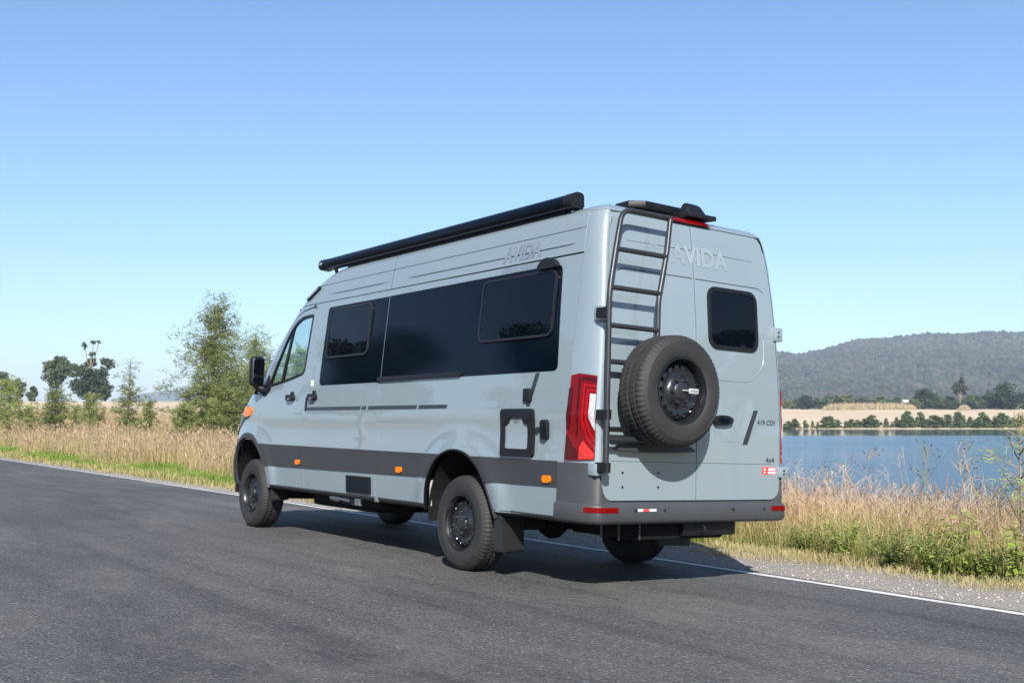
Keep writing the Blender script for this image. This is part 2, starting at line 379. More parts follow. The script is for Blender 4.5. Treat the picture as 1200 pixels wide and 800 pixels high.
# ------------------------------------------------------------------ lake
def build_lake():
    V = []; F = []
    us = np.linspace(-60, 420, 25); vs = np.linspace(8, 330, 25)
    for v in vs:
        for u in us: x, y = xy_of(u, v); V.append((x, y, LAKE_Z))
    k = len(us)
    for i in range(len(vs) - 1):
        for j in range(k - 1): F.append((i * k + j, i * k + j + 1, (i + 1) * k + j + 1, (i + 1) * k + j))
    m, n, l, b = new_mat('lake_water'); geo = n.new('ShaderNodeNewGeometry'); P = geo.outputs['Position']
    sep = n.new('ShaderNodeSeparateXYZ'); l.new(P, sep.inputs[0])
    b.inputs['Base Color'].default_value = (0.025, 0.075, 0.12, 1); b.inputs['IOR'].default_value = 1.33
    # wind ripples; the strip sheltered by the far bank stays calm
    vm = n.new('ShaderNodeVectorMath'); vm.operation = 'DOT_PRODUCT'; l.new(P, vm.inputs[0]); vm.inputs[1].default_value = (FH.x, FH.y, 0)
    off = CAM.x * FH.x + CAM.y * FH.y
    nb = noise_node(n, l, 0.02, 3, 0.6, vec=P)
    ad = n.new('ShaderNodeMath'); ad.operation = 'MULTIPLY_ADD'; l.new(nb.outputs[0], ad.inputs[0]); ad.inputs[1].default_value = 16; l.new(vm.outputs['Value'], ad.inputs[2])
    mr = n.new('ShaderNodeMapRange'); mr.interpolation_type = 'SMOOTHSTEP'; l.new(ad.outputs[0], mr.inputs[0])
    mr.inputs[1].default_value = 170 + off; mr.inputs[2].default_value = 180 + off; mr.inputs[3].default_value = 1.0; mr.inputs[4].default_value = 0.05
    wp = noise_node(n, l, 0.018, 4, 0.6, vec=P, stretch=(1.0, 1.6, 1.0)); wr = n.new('ShaderNodeMapRange'); l.new(wp.outputs[0], wr.inputs[0]); wr.inputs[1].default_value = 0.35; wr.inputs[2].default_value = 0.65; wr.inputs[3].default_value = 0.45; wr.inputs[4].default_value = 1.15
    wm = n.new('ShaderNodeMath'); wm.operation = 'MULTIPLY'; l.new(mr.outputs[0], wm.inputs[0]); l.new(wr.outputs[0], wm.inputs[1])
    rr = n.new('ShaderNodeMapRange'); l.new(wm.outputs[0], rr.inputs[0]); rr.inputs[3].default_value = 0.05; rr.inputs[4].default_value = 0.18
    l.new(rr.outputs[0], b.inputs['Roughness'])
    w1 = noise_node(n, l, 2.2, 4, 0.6, vec=P, stretch=(1.0, 1.5, 1.0))
    bp = n.new('ShaderNodeBump'); bp.inputs['Distance'].default_value = 0.10
    ms = n.new('ShaderNodeMath'); ms.operation = 'MULTIPLY'; l.new(wm.outputs[0], ms.inputs[0]); ms.inputs[1].default_value = 1.0
    l.new(ms.outputs[0], bp.inputs['Strength']); l.new(w1.outputs[0], bp.inputs['Height']); l.new(bp.outputs[0], b.inputs['Normal'])
    o = link('lake', py_mesh('lake', V, F), m); tag(o, kind='structure')
build_lake()

# ------------------------------------------------------------------ hills
RIDGE = [(-0.60, 0.0), (-0.385, 0.0), (-0.37, 0.0165), (-0.342, 0.022), (-0.31, 0.0255), (-0.27, 0.032), (-0.2, 0.042), (0.0, 0.052), (0.15, 0.058), (0.235, 0.0625), (0.255, 0.0605), (0.262, 0.0585), (0.275, 0.0605), (0.315, 0.0705), (0.36, 0.0745), (0.395, 0.0768), (0.44, 0.0795), (0.47, 0.081), (0.55, 0.083), (0.70, 0.088), (1.0, 0.07), (1.5, 0.03)]
def hill_z(u, v):
    t = u / v
    if t > 0.1:
        top = (interp(t, RIDGE) - 0.0075) * 2000
        f = sstep(850, 2000, v) ** 0.9 * (1 - 0.8 * sstep(2050, 3000, v))
        fold = 9 * noise.noise(Vector((u * 0.004, v * 0.003, 2.0))) + 5 * noise.noise(Vector((u * 0.012, v * 0.006, 5.0)))
        return 3.0 + (top - 3) * f + fold * f * (1 - sstep(1850, 2000, v))
    top = interp(t, RIDGE) * 3600
    return 3.0 + top * sstep(2500, 3600, v) * (1 - 0.8 * sstep(3650, 4300, v))
def build_hills():
    m, n, l, b = new_mat('forest_floor'); geo = n.new('ShaderNodeNewGeometry')
    nz = noise_node(n, l, 0.03, 8, 0.75, vec=geo.outputs['Position'])
    r = ramp(n, [(0.3, (0.025, 0.035, 0.02)), (0.6, (0.055, 0.065, 0.04)), (0.8, (0.085, 0.08, 0.055))]); l.new(nz.outputs[0], r.inputs[0]); l.new(r.outputs[0], b.inputs['Base Color'])
    b.inputs['Roughness'].default_value = 1.0
    for nm, ts, vs in (('hill_near', np.linspace(0.1, 1.5, 120), np.linspace(850, 3000, 60)), ('hill_far', np.linspace(-0.5, 0.1, 60), np.linspace(2500, 4300, 30))):
        V = []; F = []; k = len(ts)
        for v in vs:
            for t in ts:
                x, y = xy_of(t * v, v); V.append((x, y, hill_z(t * v, v)))
        for i in range(len(vs) - 1):
            for j in range(k - 1): F.append((i * k + j, i * k + j + 1, (i + 1) * k + j + 1, (i + 1) * k + j))
        o = link('hills', py_mesh('hills', V, F), m, smooth=True); tag(o, kind='structure')
    # forest crowns on the near hillside: a mass nobody could count
    bm = bmesh.new(); bmesh.ops.create_icosphere(bm, subdivisions=1, radius=1.0); bm.verts.ensure_lookup_table()
    bv = np.array([v.co[:] for v in bm.verts]); bf = np.array([[v.index for v in f.verts] for f in bm.faces]); bm.free()
    shapes = []
    for s in range(10):
        q = bv.copy()
        for i in range(len(q)):
            p = Vector(q[i]); d = 1 + 0.55 * noise.noise(p * 1.6 + Vector((s * 7.1, 0, 0))) + 0.35 * noise.noise(p * 3.7 + Vector((0, s * 3.3, 0)))
            q[i] *= d
        shapes.append(q)
    VV = []; FF = []; TT = []; base = 0; N = 36000
    for i in range(N):
        v = 2040 - 1150 * random.random() ** 1.15; t = 0.12 + 0.55 * random.random()
        u = t * v; x, y = xy_of(u, v); z = hill_z(u, v)
        R = random.uniform(2.2, 4.6) * (1.2 if random.random() < 0.2 else 1.0)
        q = shapes[random.randrange(10)] * np.array([R * random.uniform(.8, 1.25), R * random.uniform(.8, 1.25), R * random.uniform(.75, 1.25)]) + np.array([x, y, z + R * 0.8])
        g = random.random(); c = np.array([0.030, 0.042, 0.026]) * (0.45 + 0.9 * random.random())
        big_ = 0.5 + 0.5 * noise.noise(Vector((u * 0.006, v * 0.004, 8.0))) + 0.25 * noise.noise(Vector((u * 0.02, v * 0.012, 3.0)))
        if g > 0.75: c = np.array([0.060, 0.056, 0.042]) * random.uniform(.7, 1.1)
        if g < 0.12: c = np.array([0.042, 0.056, 0.032])
        c = c * (0.45 + 0.80 * max(0, min(1, big_)))
        VV.append(q); FF.append(bf + base); TT.append(np.tile(c, (len(q), 1))); base += len(q)
    me = np_mesh('hillside_forest', np.concatenate(VV), np.concatenate(FF), np.concatenate(TT))
    o = link('hillside_forest', me, leaf_mat('forest_leaf', 0.0, 0.9)); tag(o, 'dense grey green eucalypt forest covering the long hillside', 'forest', kind='stuff')
build_hills()
# ================================================================== the camper van
VAN = empty('camper_van'); VAN.rotation_euler = (RHO, 0, 0)
tag(VAN, 'pale blue grey high roof camper van with rear ladder and spare wheel', 'van')
# half width, rear face, corner size and front reach by height
_W = smooth_tab([(0.40, 0.965), (0.50, 0.985), (0.70, 0.998), (0.92, 1.003), (1.08, 0.9985), (1.20, 1.004), (1.25, 1.012), (1.272, 1.005), (1.36, 0.9995), (1.5, 0.991), (1.8, 0.969), (2.0, 0.953), (2.3, 0.926), (2.42, 0.913), (2.5, 0.903), (2.6, 0.885), (2.66, 0.873), (2.70, 0.862), (2.735, 0.842), (2.765, 0.805), (2.79, 0.735), (2.81, 0.62), (2.825, 0.42), (2.835, 0.18), (2.84, 0.02)], 0.010)
_XR = smooth_tab([(0.0, -1.638), (0.9, -1.638), (1.5, -1.632), (1.9, -1.615), (2.2, -1.593), (2.5, -1.560), (2.65, -1.540), (2.72, -1.522), (2.755, -1.49), (2.785, -1.43), (2.81, -1.33), (2.828, -1.15), (2.84, -0.9)], 0.015)
_A = smooth_tab([(0.5, 0.31), (0.9, 0.31), (1.55, 0.27), (2.19, 0.20), (2.73, 0.15), (2.84, 0.15)], 0.05)
_B = smooth_tab([(0.5, 0.085), (1.5, 0.085), (2.5, 0.075), (2.70, 0.075), (2.84, 0.02)], 0.02)
_F = smooth_tab([(0.40, 5.22), (0.55, 5.32), (0.8, 5.34), (1.0, 5.32), (1.15, 5.27), (1.3, 5.15), (1.42, 4.99), (1.50, 4.85), (1.56, 4.74), (1.75, 4.53), (1.94, 4.31), (2.12, 4.10), (2.29, 3.89), (2.45, 3.69), (2.55, 3.55), (2.64, 3.38), (2.72, 3.15), (2.78, 2.95), (2.81, 2.8), (2.84, 2.3)], 0.03)
_L = smooth_tab([(0.5, 1.0), (1.3, 1.0), (1.56, 0.72), (2.3, 0.62), (2.84, 0.75)], 0.05)
def SIDE(x, z):
    w = _W(z); xr = _XR(z); a = _A(z); b = _B(z); y = w
    t = (xr + a - x) / a
    if t > 0: y = w - b + b * math.sqrt(max(0, 1 - min(t, 1) ** 2))
    f = _F(z); L = _L(z); t = (x - (f - L)) / L
    if t > 0: y = w * max(0.0, 1 - min(t, 1) ** 3.4) ** (1 / 3.4)
    for cx, cz in ((0.02, 0.40), (4.34, 0.42)):            # wheel arch flare
        r = math.hypot(x - cx, z - cz)
        y += 0.030 * math.exp(-((r - 0.58) / 0.10) ** 2) * (1 if z > 0.4 else 0)
    return y
def P_side(s):
    return lambda x, z: Vector((x, s * SIDE(x, z), z))
def P_rear(y, z): return Vector((_XR(z), y, z))
def P_corner(s):
    def f(th, z):
        a = math.radians(th); w, b, A = _W(z), _B(z), _A(z)
        return Vector((_XR(z) + A - A * math.sin(a), s * (w - b + b * math.cos(a)), z))
    return f
def resample(pts, step):
    out = []
    for i in range(len(pts)):
        a = Vector(pts[i][:2]); b = Vector(pts[(i + 1) % len(pts)][:2]); n = max(1, int(math.ceil((b - a).length / step)))
        for k in range(n): out.append(a + (b - a) * (k / n))
    return out
def inside(p, poly):
    c = False; j = len(poly) - 1
    for i in range(len(poly)):
        xi, yi = poly[i][0], poly[i][1]; xj, yj = poly[j][0], poly[j][1]
        if (yi > p[1]) != (yj > p[1]) and p[0] < (xj - xi) * (p[1] - yi) / (yj - yi) + xi: c = not c
        j = i
    return c
def rrect(x0, x1, z0, z1, r=0.05, seg=5, shear=0.0):
    rs = r if isinstance(r, (list, tuple)) else [r] * 4
    out = []
    for (cx, cz, a0, q) in ((x1 - rs[0], z1 - rs[0], 0, rs[0]), (x0 + rs[1], z1 - rs[1], 90, rs[1]), (x0 + rs[2], z0 + rs[2], 180, rs[2]), (x1 - rs[3], z0 + rs[3], 270, rs[3])):
        for k in range(seg + 1):
            a = math.radians(a0 + 90 * k / seg); out.append((cx + q * math.cos(a), cz + q * math.sin(a)))
    return [(x + shear * (z - z0), z) for x, z in out]
def round_poly(pts, rad, seg=4):
    """polygon with rounded corners; rad may be per corner"""
    n = len(pts); out = []
    for i in range(n):
        r = rad[i] if isinstance(rad, (list, tuple)) else rad
        a, b, c = Vector(pts[i - 1]), Vector(pts[i]), Vector(pts[(i + 1) % n])
        if r <= 0: out.append(b); continue
        d1, d2 = a - b, c - b; q = min(r, d1.length * .48, d2.length * .48); p1 = b + d1.normalized() * q; p2 = b + d2.normalized() * q
        for k in range(seg + 1):
            t = k / seg; out.append(p1 * (1 - t) ** 2 + b * 2 * t * (1 - t) + p2 * t * t)
    return [(p.x, p.y) for p in out]
def catmull(pts, n=4):
    pts = [Vector(p) for p in pts]; out = []
    for i in range(len(pts) - 1):
        p0 = pts[max(i - 1, 0)]; p1 = pts[i]; p2 = pts[i + 1]; p3 = pts[min(i + 2, len(pts) - 1)]
        for k in range(n):
            t = k / n; out.append(0.5 * ((2 * p1) + (p2 - p0) * t + (2 * p0 - 5 * p1 + 4 * p2 - p3) * t * t + (3 * p1 - p0 - 3 * p2 + p3) * t ** 3))
    out.append(pts[-1]); return [(p.x, p.y) for p in out]
def patch(name, outline, surf, m, parent, offset=0.0, depth=0.02, holes=(), step=0.07, scale=(1, 1), outward=None, edge=0.0):
    """a real sheet laid on a curved surface: outline in surface coordinates, edge walls going `depth` inwards"""
    sx, sz = scale
    loops = [resample([(p[0] / sx, p[1] / sz) for p in outline], step)] + [resample([(p[0] / sx, p[1] / sz) for p in h], step) for h in holes]
    verts = []; edges = []
    for lp in loops:
        b = len(verts); verts += lp; edges += [(b + i, b + (i + 1) % len(lp)) for i in range(len(lp))]
    nb = len(verts); o = loops[0]
    x0, x1 = min(p[0] for p in o), max(p[0] for p in o); z0, z1 = min(p[1] for p in o), max(p[1] for p in o)
    bnd = np.array([[p[0], p[1]] for p in verts])
    x = x0 + step * .5
    while x < x1:
        z = z0 + step * .5
        while z < z1:
            if inside((x, z), o) and not any(inside((x, z), h) for h in loops[1:]):
                if np.min(np.hypot(bnd[:, 0] - x, bnd[:, 1] - z)) > step * .45: verts.append(Vector((x, z)))
            z += step
        x += step
    r = delaunay_2d_cdt(verts, edges, [], 0, 1e-6)
    pv, pf = r[0], r[2]; faces = []
    for f in pf:
        c = sum((pv[i] for i in f), Vector((0, 0))) / len(f)
        if abs((pv[f[1]] - pv[f[0]]).cross(pv[f[2]] - pv[f[0]])) < 2e-7: continue
        if inside(c, o) and not any(inside(c, h) for h in loops[1:]): faces.append(tuple(f))
    def pos(p):
        a, b = p[0] * sx, p[1] * sz; P = surf(a, b); e = 1e-3
        n = (surf(a + e * sx, b) - surf(a - e * sx, b)).cross(surf(a, b + e * sz) - surf(a, b - e * sz))
        if n.length < 1e-12: n = Vector((0, 1, 0))
        n.normalize()
        ow = outward if outward is not None else Vector((P.x - 1.5 if abs(P.y) < 0.3 else 0, P.y, 0))
        if n.dot(ow) < 0: n = -n
        return P, n
    V = []; N = []
    for p in pv:
        P, n = pos(p); V.append(P + n * offset); N.append(n)
    F = []
    for f in faces:
        a, b, c = V[f[0]], V[f[1]], V[f[2]]
        F.append(f if (b - a).cross(c - a).dot(N[f[0]]) > 0 else f[::-1])
    ntop = len(F)
    if depth > 0:
        for lp in loops:
            base = len(V); n_ = len(lp)
            for p in lp:
                P, n = pos(p); V.append(P + n * offset); V.append(P + n * (offset - depth))
            for i in range(n_):
                j = (i + 1) % n_; F.append((base + 2 * i, base + 2 * j, base + 2 * j + 1, base + 2 * i + 1))
    me = py_mesh(name, V, F); ob = link(name, me, m, parent)
    me.polygons.foreach_set('use_smooth', [i < ntop for i in range(len(F))])
    return ob

ARCH_F = catmull([(3.84, 0.45), (3.925, 0.60), (4.02, 0.76), (4.14, 0.90), (4.28, 0.98), (4.42, 1.0), (4.58, 0.97), (4.71, 0.88), (4.79, 0.75), (4.83, 0.6), (4.845, 0.45)])
ARCH_R = catmull([(0.53, 0.45), (0.505, 0.62), (0.44, 0.76), (0.32, 0.88), (0.18, 0.94), (0.05, 0.957), (-0.1, 0.93), (-0.23, 0.86), (-0.335, 0.75), (-0.42, 0.60), (-0.505, 0.45)])
SILL = 0.50; SEAM_Z = 2.412
def above(pts, z): return [p for p in pts if p[1] >= z]
DOOR_GLASS = round_poly([(3.045, 2.295), (3.10, 1.685), (3.45, 1.625), (3.97, 1.568), (3.90, 1.70), (3.585, 2.15), (3.36, 2.285)], [0.03, 0.06, 0.2, 0.02, 0.1, 0.25, 0.15])
DOOR = [(2.962, SILL), (2.962, 2.30), (2.985, 2.355), (3.05, 2.372), (3.30, 2.352), (3.44, 2.305), (3.60, 2.185), (4.04, 1.68), (4.20, 1.48), (4.195, 1.40), (4.10, 1.03), (4.075, 0.86)] + [p for p in ARCH_F[::-1] if p[0] < 4.07 and p[1] > SILL + 0.01] + [(3.862, SILL)]
for s in (1, -1):
    P = P_side(s); OUT = Vector((0, s, 0))
    kw = dict(surf=P, parent=VAN, outward=OUT)
    # dark inner shell seen only in the gaps between panels
    shell = [(-1.33, SILL), (-1.33, 1.4), (-1.36, SEAM_Z + 0.03), (3.6, SEAM_Z + 0.03), (3.75, 2.3), (4.25, 1.5), (5.0, 1.2), (5.05, 0.5)] + above(ARCH_F[::-1], SILL) + above(ARCH_R, SILL)
    patch('inner_shell', shell, m='gap', offset=-0.022, depth=0, holes=[[(x, z) for x, z in DOOR_GLASS]], step=0.12, **kw)
    # rear quarter panel, mid panel
    quarter = [(1.424, SILL), (1.424, SEAM_Z - .004), (0.2, SEAM_Z - .004), (-1.36, SEAM_Z - .006)]
    zz = np.linspace(SEAM_Z - .01, 0.52, 14)
    quarter = [(1.424, SILL), (1.424, SEAM_Z - .004)] + [(_XR(z) + _A(z) + 0.004, z) for z in zz] + [(-0.49, 0.50)] + above(ARCH_R[::-1], SILL) + [(0.525, SILL)]
    patch('rear_quarter_panel', quarter, m='paint', depth=0.02, step=0.06, **kw)
    mid = [(2.955, SILL), (2.955, 2.29), (2.975, 2.36), (3.03, SEAM_Z - .004), (1.432, SEAM_Z - .004), (1.432, SILL)]
    patch('mid_side_panel', mid, m='paint', depth=0.02, step=0.07, **kw)
    # cab door with its window
    dr = patch('front_door', DOOR, m='paint', depth=0.025, holes=[DOOR_GLASS], step=0.05, **kw)
    kd = dict(surf=P, parent=dr, outward=OUT)
    patch('window_glass', DOOR_GLASS, m='glass', offset=-0.014, depth=0, step=0.05, **kd)
    def grow(poly, d):
        c = Vector((sum(p[0] for p in poly) / len(poly), sum(p[1] for p in poly) / len(poly))); out = []
        n = len(poly)
        for i in range(n):
            a, b = Vector(poly[i - 1]), Vector(poly[(i + 1) % n]); t = (b - a); nn = Vector((t.y, -t.x)).normalized()
            p = Vector(poly[i]); 
            if nn.dot(p - c) < 0: nn = -nn
            out.append(tuple(p + nn * d))
        return out
    patch('window_seal', grow(DOOR_GLASS, 0.014), m='black', offset=0.003, depth=0.022, holes=[grow(DOOR_GLASS, -0.016)], step=0.04, **kd)
    patch('window_divider', [(3.50, 2.205), (3.545, 2.175), (3.69, 1.60), (3.635, 1.605)], m='black', offset=-0.004, depth=0.02, step=0.05, **kd)
    patch('mirror_base', round_poly([(3.93, 1.575), (3.99, 1.70), (4.175, 1.49), (4.06, 1.45), (3.92, 1.53)], 0.02), m='black', offset=0.012, depth=0.02, step=0.04, **kd)
    # pillar and fender forward of the door
    pil = [(3.05, SEAM_Z - .004), (3.08, 2.385), (3.30, 2.366), (3.45, 2.318), (3.61, 2.196), (4.05, 1.69), (4.21, 1.49), (4.30, 1.49), (4.12, 1.72), (3.72, 2.20), (3.58, 2.33), (3.45, SEAM_Z - .004)]
    patch('windscreen_pillar', pil, m='paint', depth=0.02, step=0.05, **kw)
    fen = [(4.21, 1.475), (4.205, 1.40), (4.11, 1.03), (4.085, 0.865)] + [p for p in ARCH_F if p[0] > 4.09 and p[1] > 0.62] + [(4.90, 0.62), (4.95, 0.92), (5.0, 1.10), (4.98, 1.22), (4.86, 1.34), (4.6, 1.45), (4.45, 1.49)]
    patch('front_fender', fen, m='paint', depth=0.02, step=0.05, **kw)
    patch('headlight', round_poly([(4.40, 1.325), (4.48, 1.22), (4.60, 1.20), (4.98, 1.02), (5.02, 1.16), (4.90, 1.32), (4.62, 1.37)], 0.02), m='gloss_black', offset=0.008, depth=0.02, step=0.04, **kw)
    patch('side_indicator', round_poly([(4.37, 1.315), (4.42, 1.235), (4.58, 1.235), (4.66, 1.275), (4.62, 1.345), (4.45, 1.345)], 0.02), m='amber', offset=0.02, depth=0.02, step=0.03, **kw)
    # grey plastic mouldings along the side, one piece per panel
    def mz0(x): return 0.728 - 0.0055 * (x + 1.28)
    def mz1(x): return 0.910 + 0.0042 * (x + 1.28)
    ar = [p for p in ARCH_R if p[0] < 0.1 and mz0(p[0]) < p[1] < mz1(p[0])]; al = [p for p in ARCH_R if p[0] > 0.1 and mz0(p[0]) < p[1] < mz1(p[0])]
    mo = dict(m='trim', offset=0.010, depth=0.014, step=0.06)
    patch('side_moulding', [(-1.262, mz0(-1.26)), (-1.262, mz1(-1.26)), (-0.20, mz1(-.2))] + ar[:] + [(-0.35, mz0(-.35))], **mo, **kw)
    patch('side_moulding', [(0.47, mz0(.47))] + al + [(0.28, mz1(.28)), (1.422, mz1(1.42)), (1.422, mz0(1.42))], **mo, **kw)
    patch('side_moulding', [(1.434, mz0(1.43)), (1.434, mz1(1.43)), (2.953, mz1(2.95)), (2.953, mz0(2.95))], **mo, **kw)
    fm = [p for p in ARCH_F if p[0] < 4.3 and mz0(p[0]) < p[1] < mz1(p[0])]
    patch('side_moulding', [(2.964, mz0(2.96)), (2.964, mz1(2.96)), (4.08, mz1(4.08))] + fm[::-1] + [(3.985, mz0(3.98))], **mo, **kw)
    # wheel arch lips
    def lip(name, arch, w0, w1, out=True):
        n = len(arch); inner = []; outer = []
        for i, p in enumerate(arch):
            a, b = Vector(arch[max(i - 1, 0)]), Vector(arch[min(i + 1, n - 1)]); t = (b - a).normalized(); nn = Vector((t.y, -t.x))
            c = Vector((arch[n // 2][0], 0.45))
            if nn.dot(Vector(p) - c) < 0: nn = -nn
            w = w0 + (w1 - w0) * i / (n - 1)
            inner.append(tuple(Vector(p) - nn * 0.004)); outer.append(tuple(Vector(p) + nn * w))
        patch(name, inner + outer[::-1], m='trim' if w1 > .02 else 'black', offset=0.013, depth=0.03, step=0.04, **kw)
    lip('arch_trim', ARCH_F, 0.035, 0.06); lip('arch_trim', ARCH_R, 0.008, 0.010)
    # sill under the panels
    V = []; F = []
    for x in np.linspace(0.54, 3.84, 24):
        y = SIDE(x, 0.52)
        for (dy, z) in ((-0.006, 0.505), (-0.002, 0.492), (-0.02, 0.468), (-0.07, 0.452), (-0.10, 0.47)): V.append((x, s * (y + dy), z))
    for i in range(23):
        for j in range(4): F.append((i * 5 + j, i * 5 + 5 + j, i * 5 + 6 + j, i * 5 + 1 + j))
    link('sill', py_mesh('sill', V, F), 'trim', VAN, True)
    V = []; F = []
    for x in np.linspace(-1.27, -0.50, 10):
        y = SIDE(x, 0.55) 
        for (dy, z) in ((-0.004, 0.53), (0.0, 0.512), (-0.03, 0.485), (-0.10, 0.475)): V.append((x, s * (y + dy), z))
    for i in range(9):
        for j in range(3): F.append((i * 4 + j, i * 4 + 4 + j, i * 4 + 5 + j, i * 4 + 1 + j))
    link('sill', py_mesh('sill', V, F), 'trim', VAN, True)
    # dark glossy window band in two sheets, each with an acrylic window set in it
    b1 = patch('dark_window_panel', round_poly([(2.715, 1.545), (2.69, 2.345), (1.434, 2.345), (1.434, 1.545)], [0.07, 0.04, 0, 0]), m='gloss_black', offset=0.003, depth=0.006, step=0.08, **kw)
    b2 = patch('dark_window_panel', round_poly([(1.422, 1.55), (1.422, 2.347), (-1.165, 2.352), (-1.215, 1.557)], [0, 0, 0.07, 0.05]), m='gloss_black', offset=0.003, depth=0.006, step=0.08, **kw)
    for par, x0, x1 in ((b1, 1.73, 2.60), (b2, -1.115, -0.165)):
        kx = dict(surf=P, parent=par, outward=OUT)
        fr = rrect(x0, x1, 1.825, 2.305, 0.06)
        wnd = patch('side_window', fr, m='window', offset=0.016, depth=0.014, step=0.08, **kx)
        patch('window_frame', rrect(x0 - .012, x1 + .012, 1.813, 2.317, 0.07), m='frame', offset=0.020, depth=0.02, holes=[rrect(x0 + 0.006, x1 - 0.006, 1.831, 2.299, 0.055)], step=0.06, **kx)
    patch('band_trim_bar', round_poly([(1.45, 1.552), (1.45, 1.590), (0.075, 1.590), (0.055, 1.556)], 0.006), m='black', offset=0.026, depth=0.024, step=0.08, surf=P, parent=b2, outward=OUT)
    patch('camera_pod', round_poly([(-0.90, 2.335), (-0.935, 2.385), (-1.0, 2.405), (-1.08, 2.395), (-1.13, 2.345), (-1.12, 2.32), (-0.92, 2.32)], 0.03), m='black', offset=0.05, depth=0.05, step=0.03, surf=P, parent=b2, outward=OUT)
    # dark pinstripes with slanted ends and the slanted stripe behind
    for (x0, x1) in ((2.945, 1.775), (1.745, 1.66), (1.62, 0.735), (0.70, 0.245)):
        patch('stripe_decal', [(x0, 1.293), (x0 - 0.012, 1.327), (x1 - 0.012, 1.327), (x1, 1.293)], m='decal_dark', offset=0.0025, depth=0.002, step=0.07, **kw)
    patch('stripe_decal', [(-0.955, 1.548), (-1.005, 1.548), (-0.91, 1.30), (-0.865, 1.30)], m='decal_dark', offset=0.0025, depth=0.002, step=0.04, **kw)
    patch('grey_decal', [(-0.47, 1.302), (-0.47, 1.348), (-0.86, 1.348), (-0.86, 1.302)], m='decal_grey', offset=0.002, depth=0.001, step=0.06, **kw)
    box('locking_cap', (-0.935, s * 0.985 - 0.0, 1.335) if s > 0 else (-0.935, -1.03, 1.335), (-0.845, 1.03, 1.435) if s > 0 else (-0.845, -0.985, 1.435), 'black', VAN, 0.012)
    # service hatch: black frame round a body coloured lid with two latches
    h = patch('service_hatch', rrect(-0.985, -0.575, 0.925, 1.282, 0.03), m='black', offset=0.028, depth=0.03, holes=[round_poly([(-0.925, 0.985), (-0.625, 0.985), (-0.625, 1.165), (-0.68, 1.175), (-0.69, 1.222), (-0.86, 1.222), (-0.87, 1.175), (-0.925, 1.165)], 0.02)], step=0.05, **kw)
    patch('hatch_lid', rrect(-0.935, -0.615, 0.975, 1.235, 0.01), m='paint', offset=0.014, depth=0.01, step=0.06, surf=P, parent=h, outward=OUT)
    for xx in (-0.905, -0.645): lathe('hatch_latch', [(0.0, 0.036), (0.012, 0.036), (0.014, 0.02)], 'black', h, 14).location = (xx, s * (SIDE(xx, 1.20)) if s > 0 else s * SIDE(xx, 1.20) - 0.05, 1.20)
    inlet = patch('power_inlet', rrect(-1.155, -1.075, 1.055, 1.205, 0.03), m='black', offset=0.03, depth=0.03, step=0.03, **kw)
    patch('inlet_flap', rrect(-1.135, -1.10, 1.075, 1.165, 0.015), m='gloss_black', offset=0.036, depth=0.006, step=0.03, surf=P, parent=inlet, outward=OUT)
    patch('water_filler', rrect(-1.05, -1.01, 1.11, 1.15, 0.018), m='hubmetal', offset=0.02, depth=0.02, step=0.02, **kw)
    # louvred vent in the lower panel
    vt = patch('heater_vent', rrect(1.515, 2.0, 0.515, 0.675, 0.012), m='black', offset=0.012, depth=0.014, holes=[rrect(1.545, 1.97, 0.535, 0.655, 0.008)], step=0.05, **kw)
    patch('vent_back', rrect(1.54, 1.975, 0.53, 0.66, 0.004), m='under', offset=0.002, depth=0.0, step=0.06, surf=P, parent=vt, outward=OUT)
    for k in range(6):
        z = 0.543 + k * 0.0185
        V = []
        for x in (1.546, 1.969):
            y = SIDE(x, z); V += [(x, s * (y + 0.012), z), (x, s * (y + 0.003), z + 0.016), (x, s * (y + 0.006), z + 0.016), (x, s * (y + 0.015), z)]
        link('louvre', py_mesh('louvre', V, [(0, 4, 5, 1), (1, 5, 6, 2), (2, 6, 7, 3), (3, 7, 4, 0), (0, 1, 2, 3), (4, 7, 6, 5)]), 'black', vt)
    for x, z in ((3.085, 0.762), (0.975, 0.764), (-1.155, 0.778)):
        patch('side_marker_lamp', rrect(x - 0.046, x + 0.046, z - 0.026, z + 0.026, 0.022), m='amber', offset=0.026, depth=0.02, step=0.025, **kw)
    # LED lamp on the high roof shoulder
    lamp = patch('side_flood_lamp', round_poly([(x + .07, z - .03) for x, z in [(3.19, 2.492), (3.14, 2.492), (2.90, 2.60), (2.90, 2.622), (2.95, 2.622), (3.20, 2.515)]], 0.012), m='black', offset=0.022, depth=0.03, step=0.03, **kw)
    patch('lamp_lens', round_poly([(x + .07, z - .03) for x, z in [(3.135, 2.516), (3.12, 2.514), (2.955, 2.590), (2.955, 2.598), (2.97, 2.60), (3.14, 2.524)]], 0.004), m='clear', offset=0.026, depth=0.006, step=0.03, surf=P, parent=lamp, outward=OUT)
    # door handles
    for x in (3.335, 2.80):
        hd = patch('door_handle', round_poly([(x - .085, 1.415), (x - .06, 1.395), (x + .06, 1.395), (x + .085, 1.425), (x + .07, 1.46), (x - .07, 1.455)], 0.015), m='black', offset=0.045, depth=0.05, step=0.03, **kw)
        patch('handle_cup', round_poly([(x - .05, 1.45), (x + .045, 1.45), (x + .03, 1.495), (x - .03, 1.495)], 0.012), m='black', offset=0.01, depth=0.012, step=0.03, surf=P, parent=hd, outward=OUT)
        patch('handle_badge', rrect(x - .02, x + .02, 1.405, 1.42, 0.004), m='silver', offset=0.047, depth=0.004, step=0.02, surf=P, parent=hd, outward=OUT)
    patch('door_contact_plate', rrect(2.945, 2.985, 1.29, 1.43, 0.012), m='black', offset=0.008, depth=0.01, step=0.03, **kw)
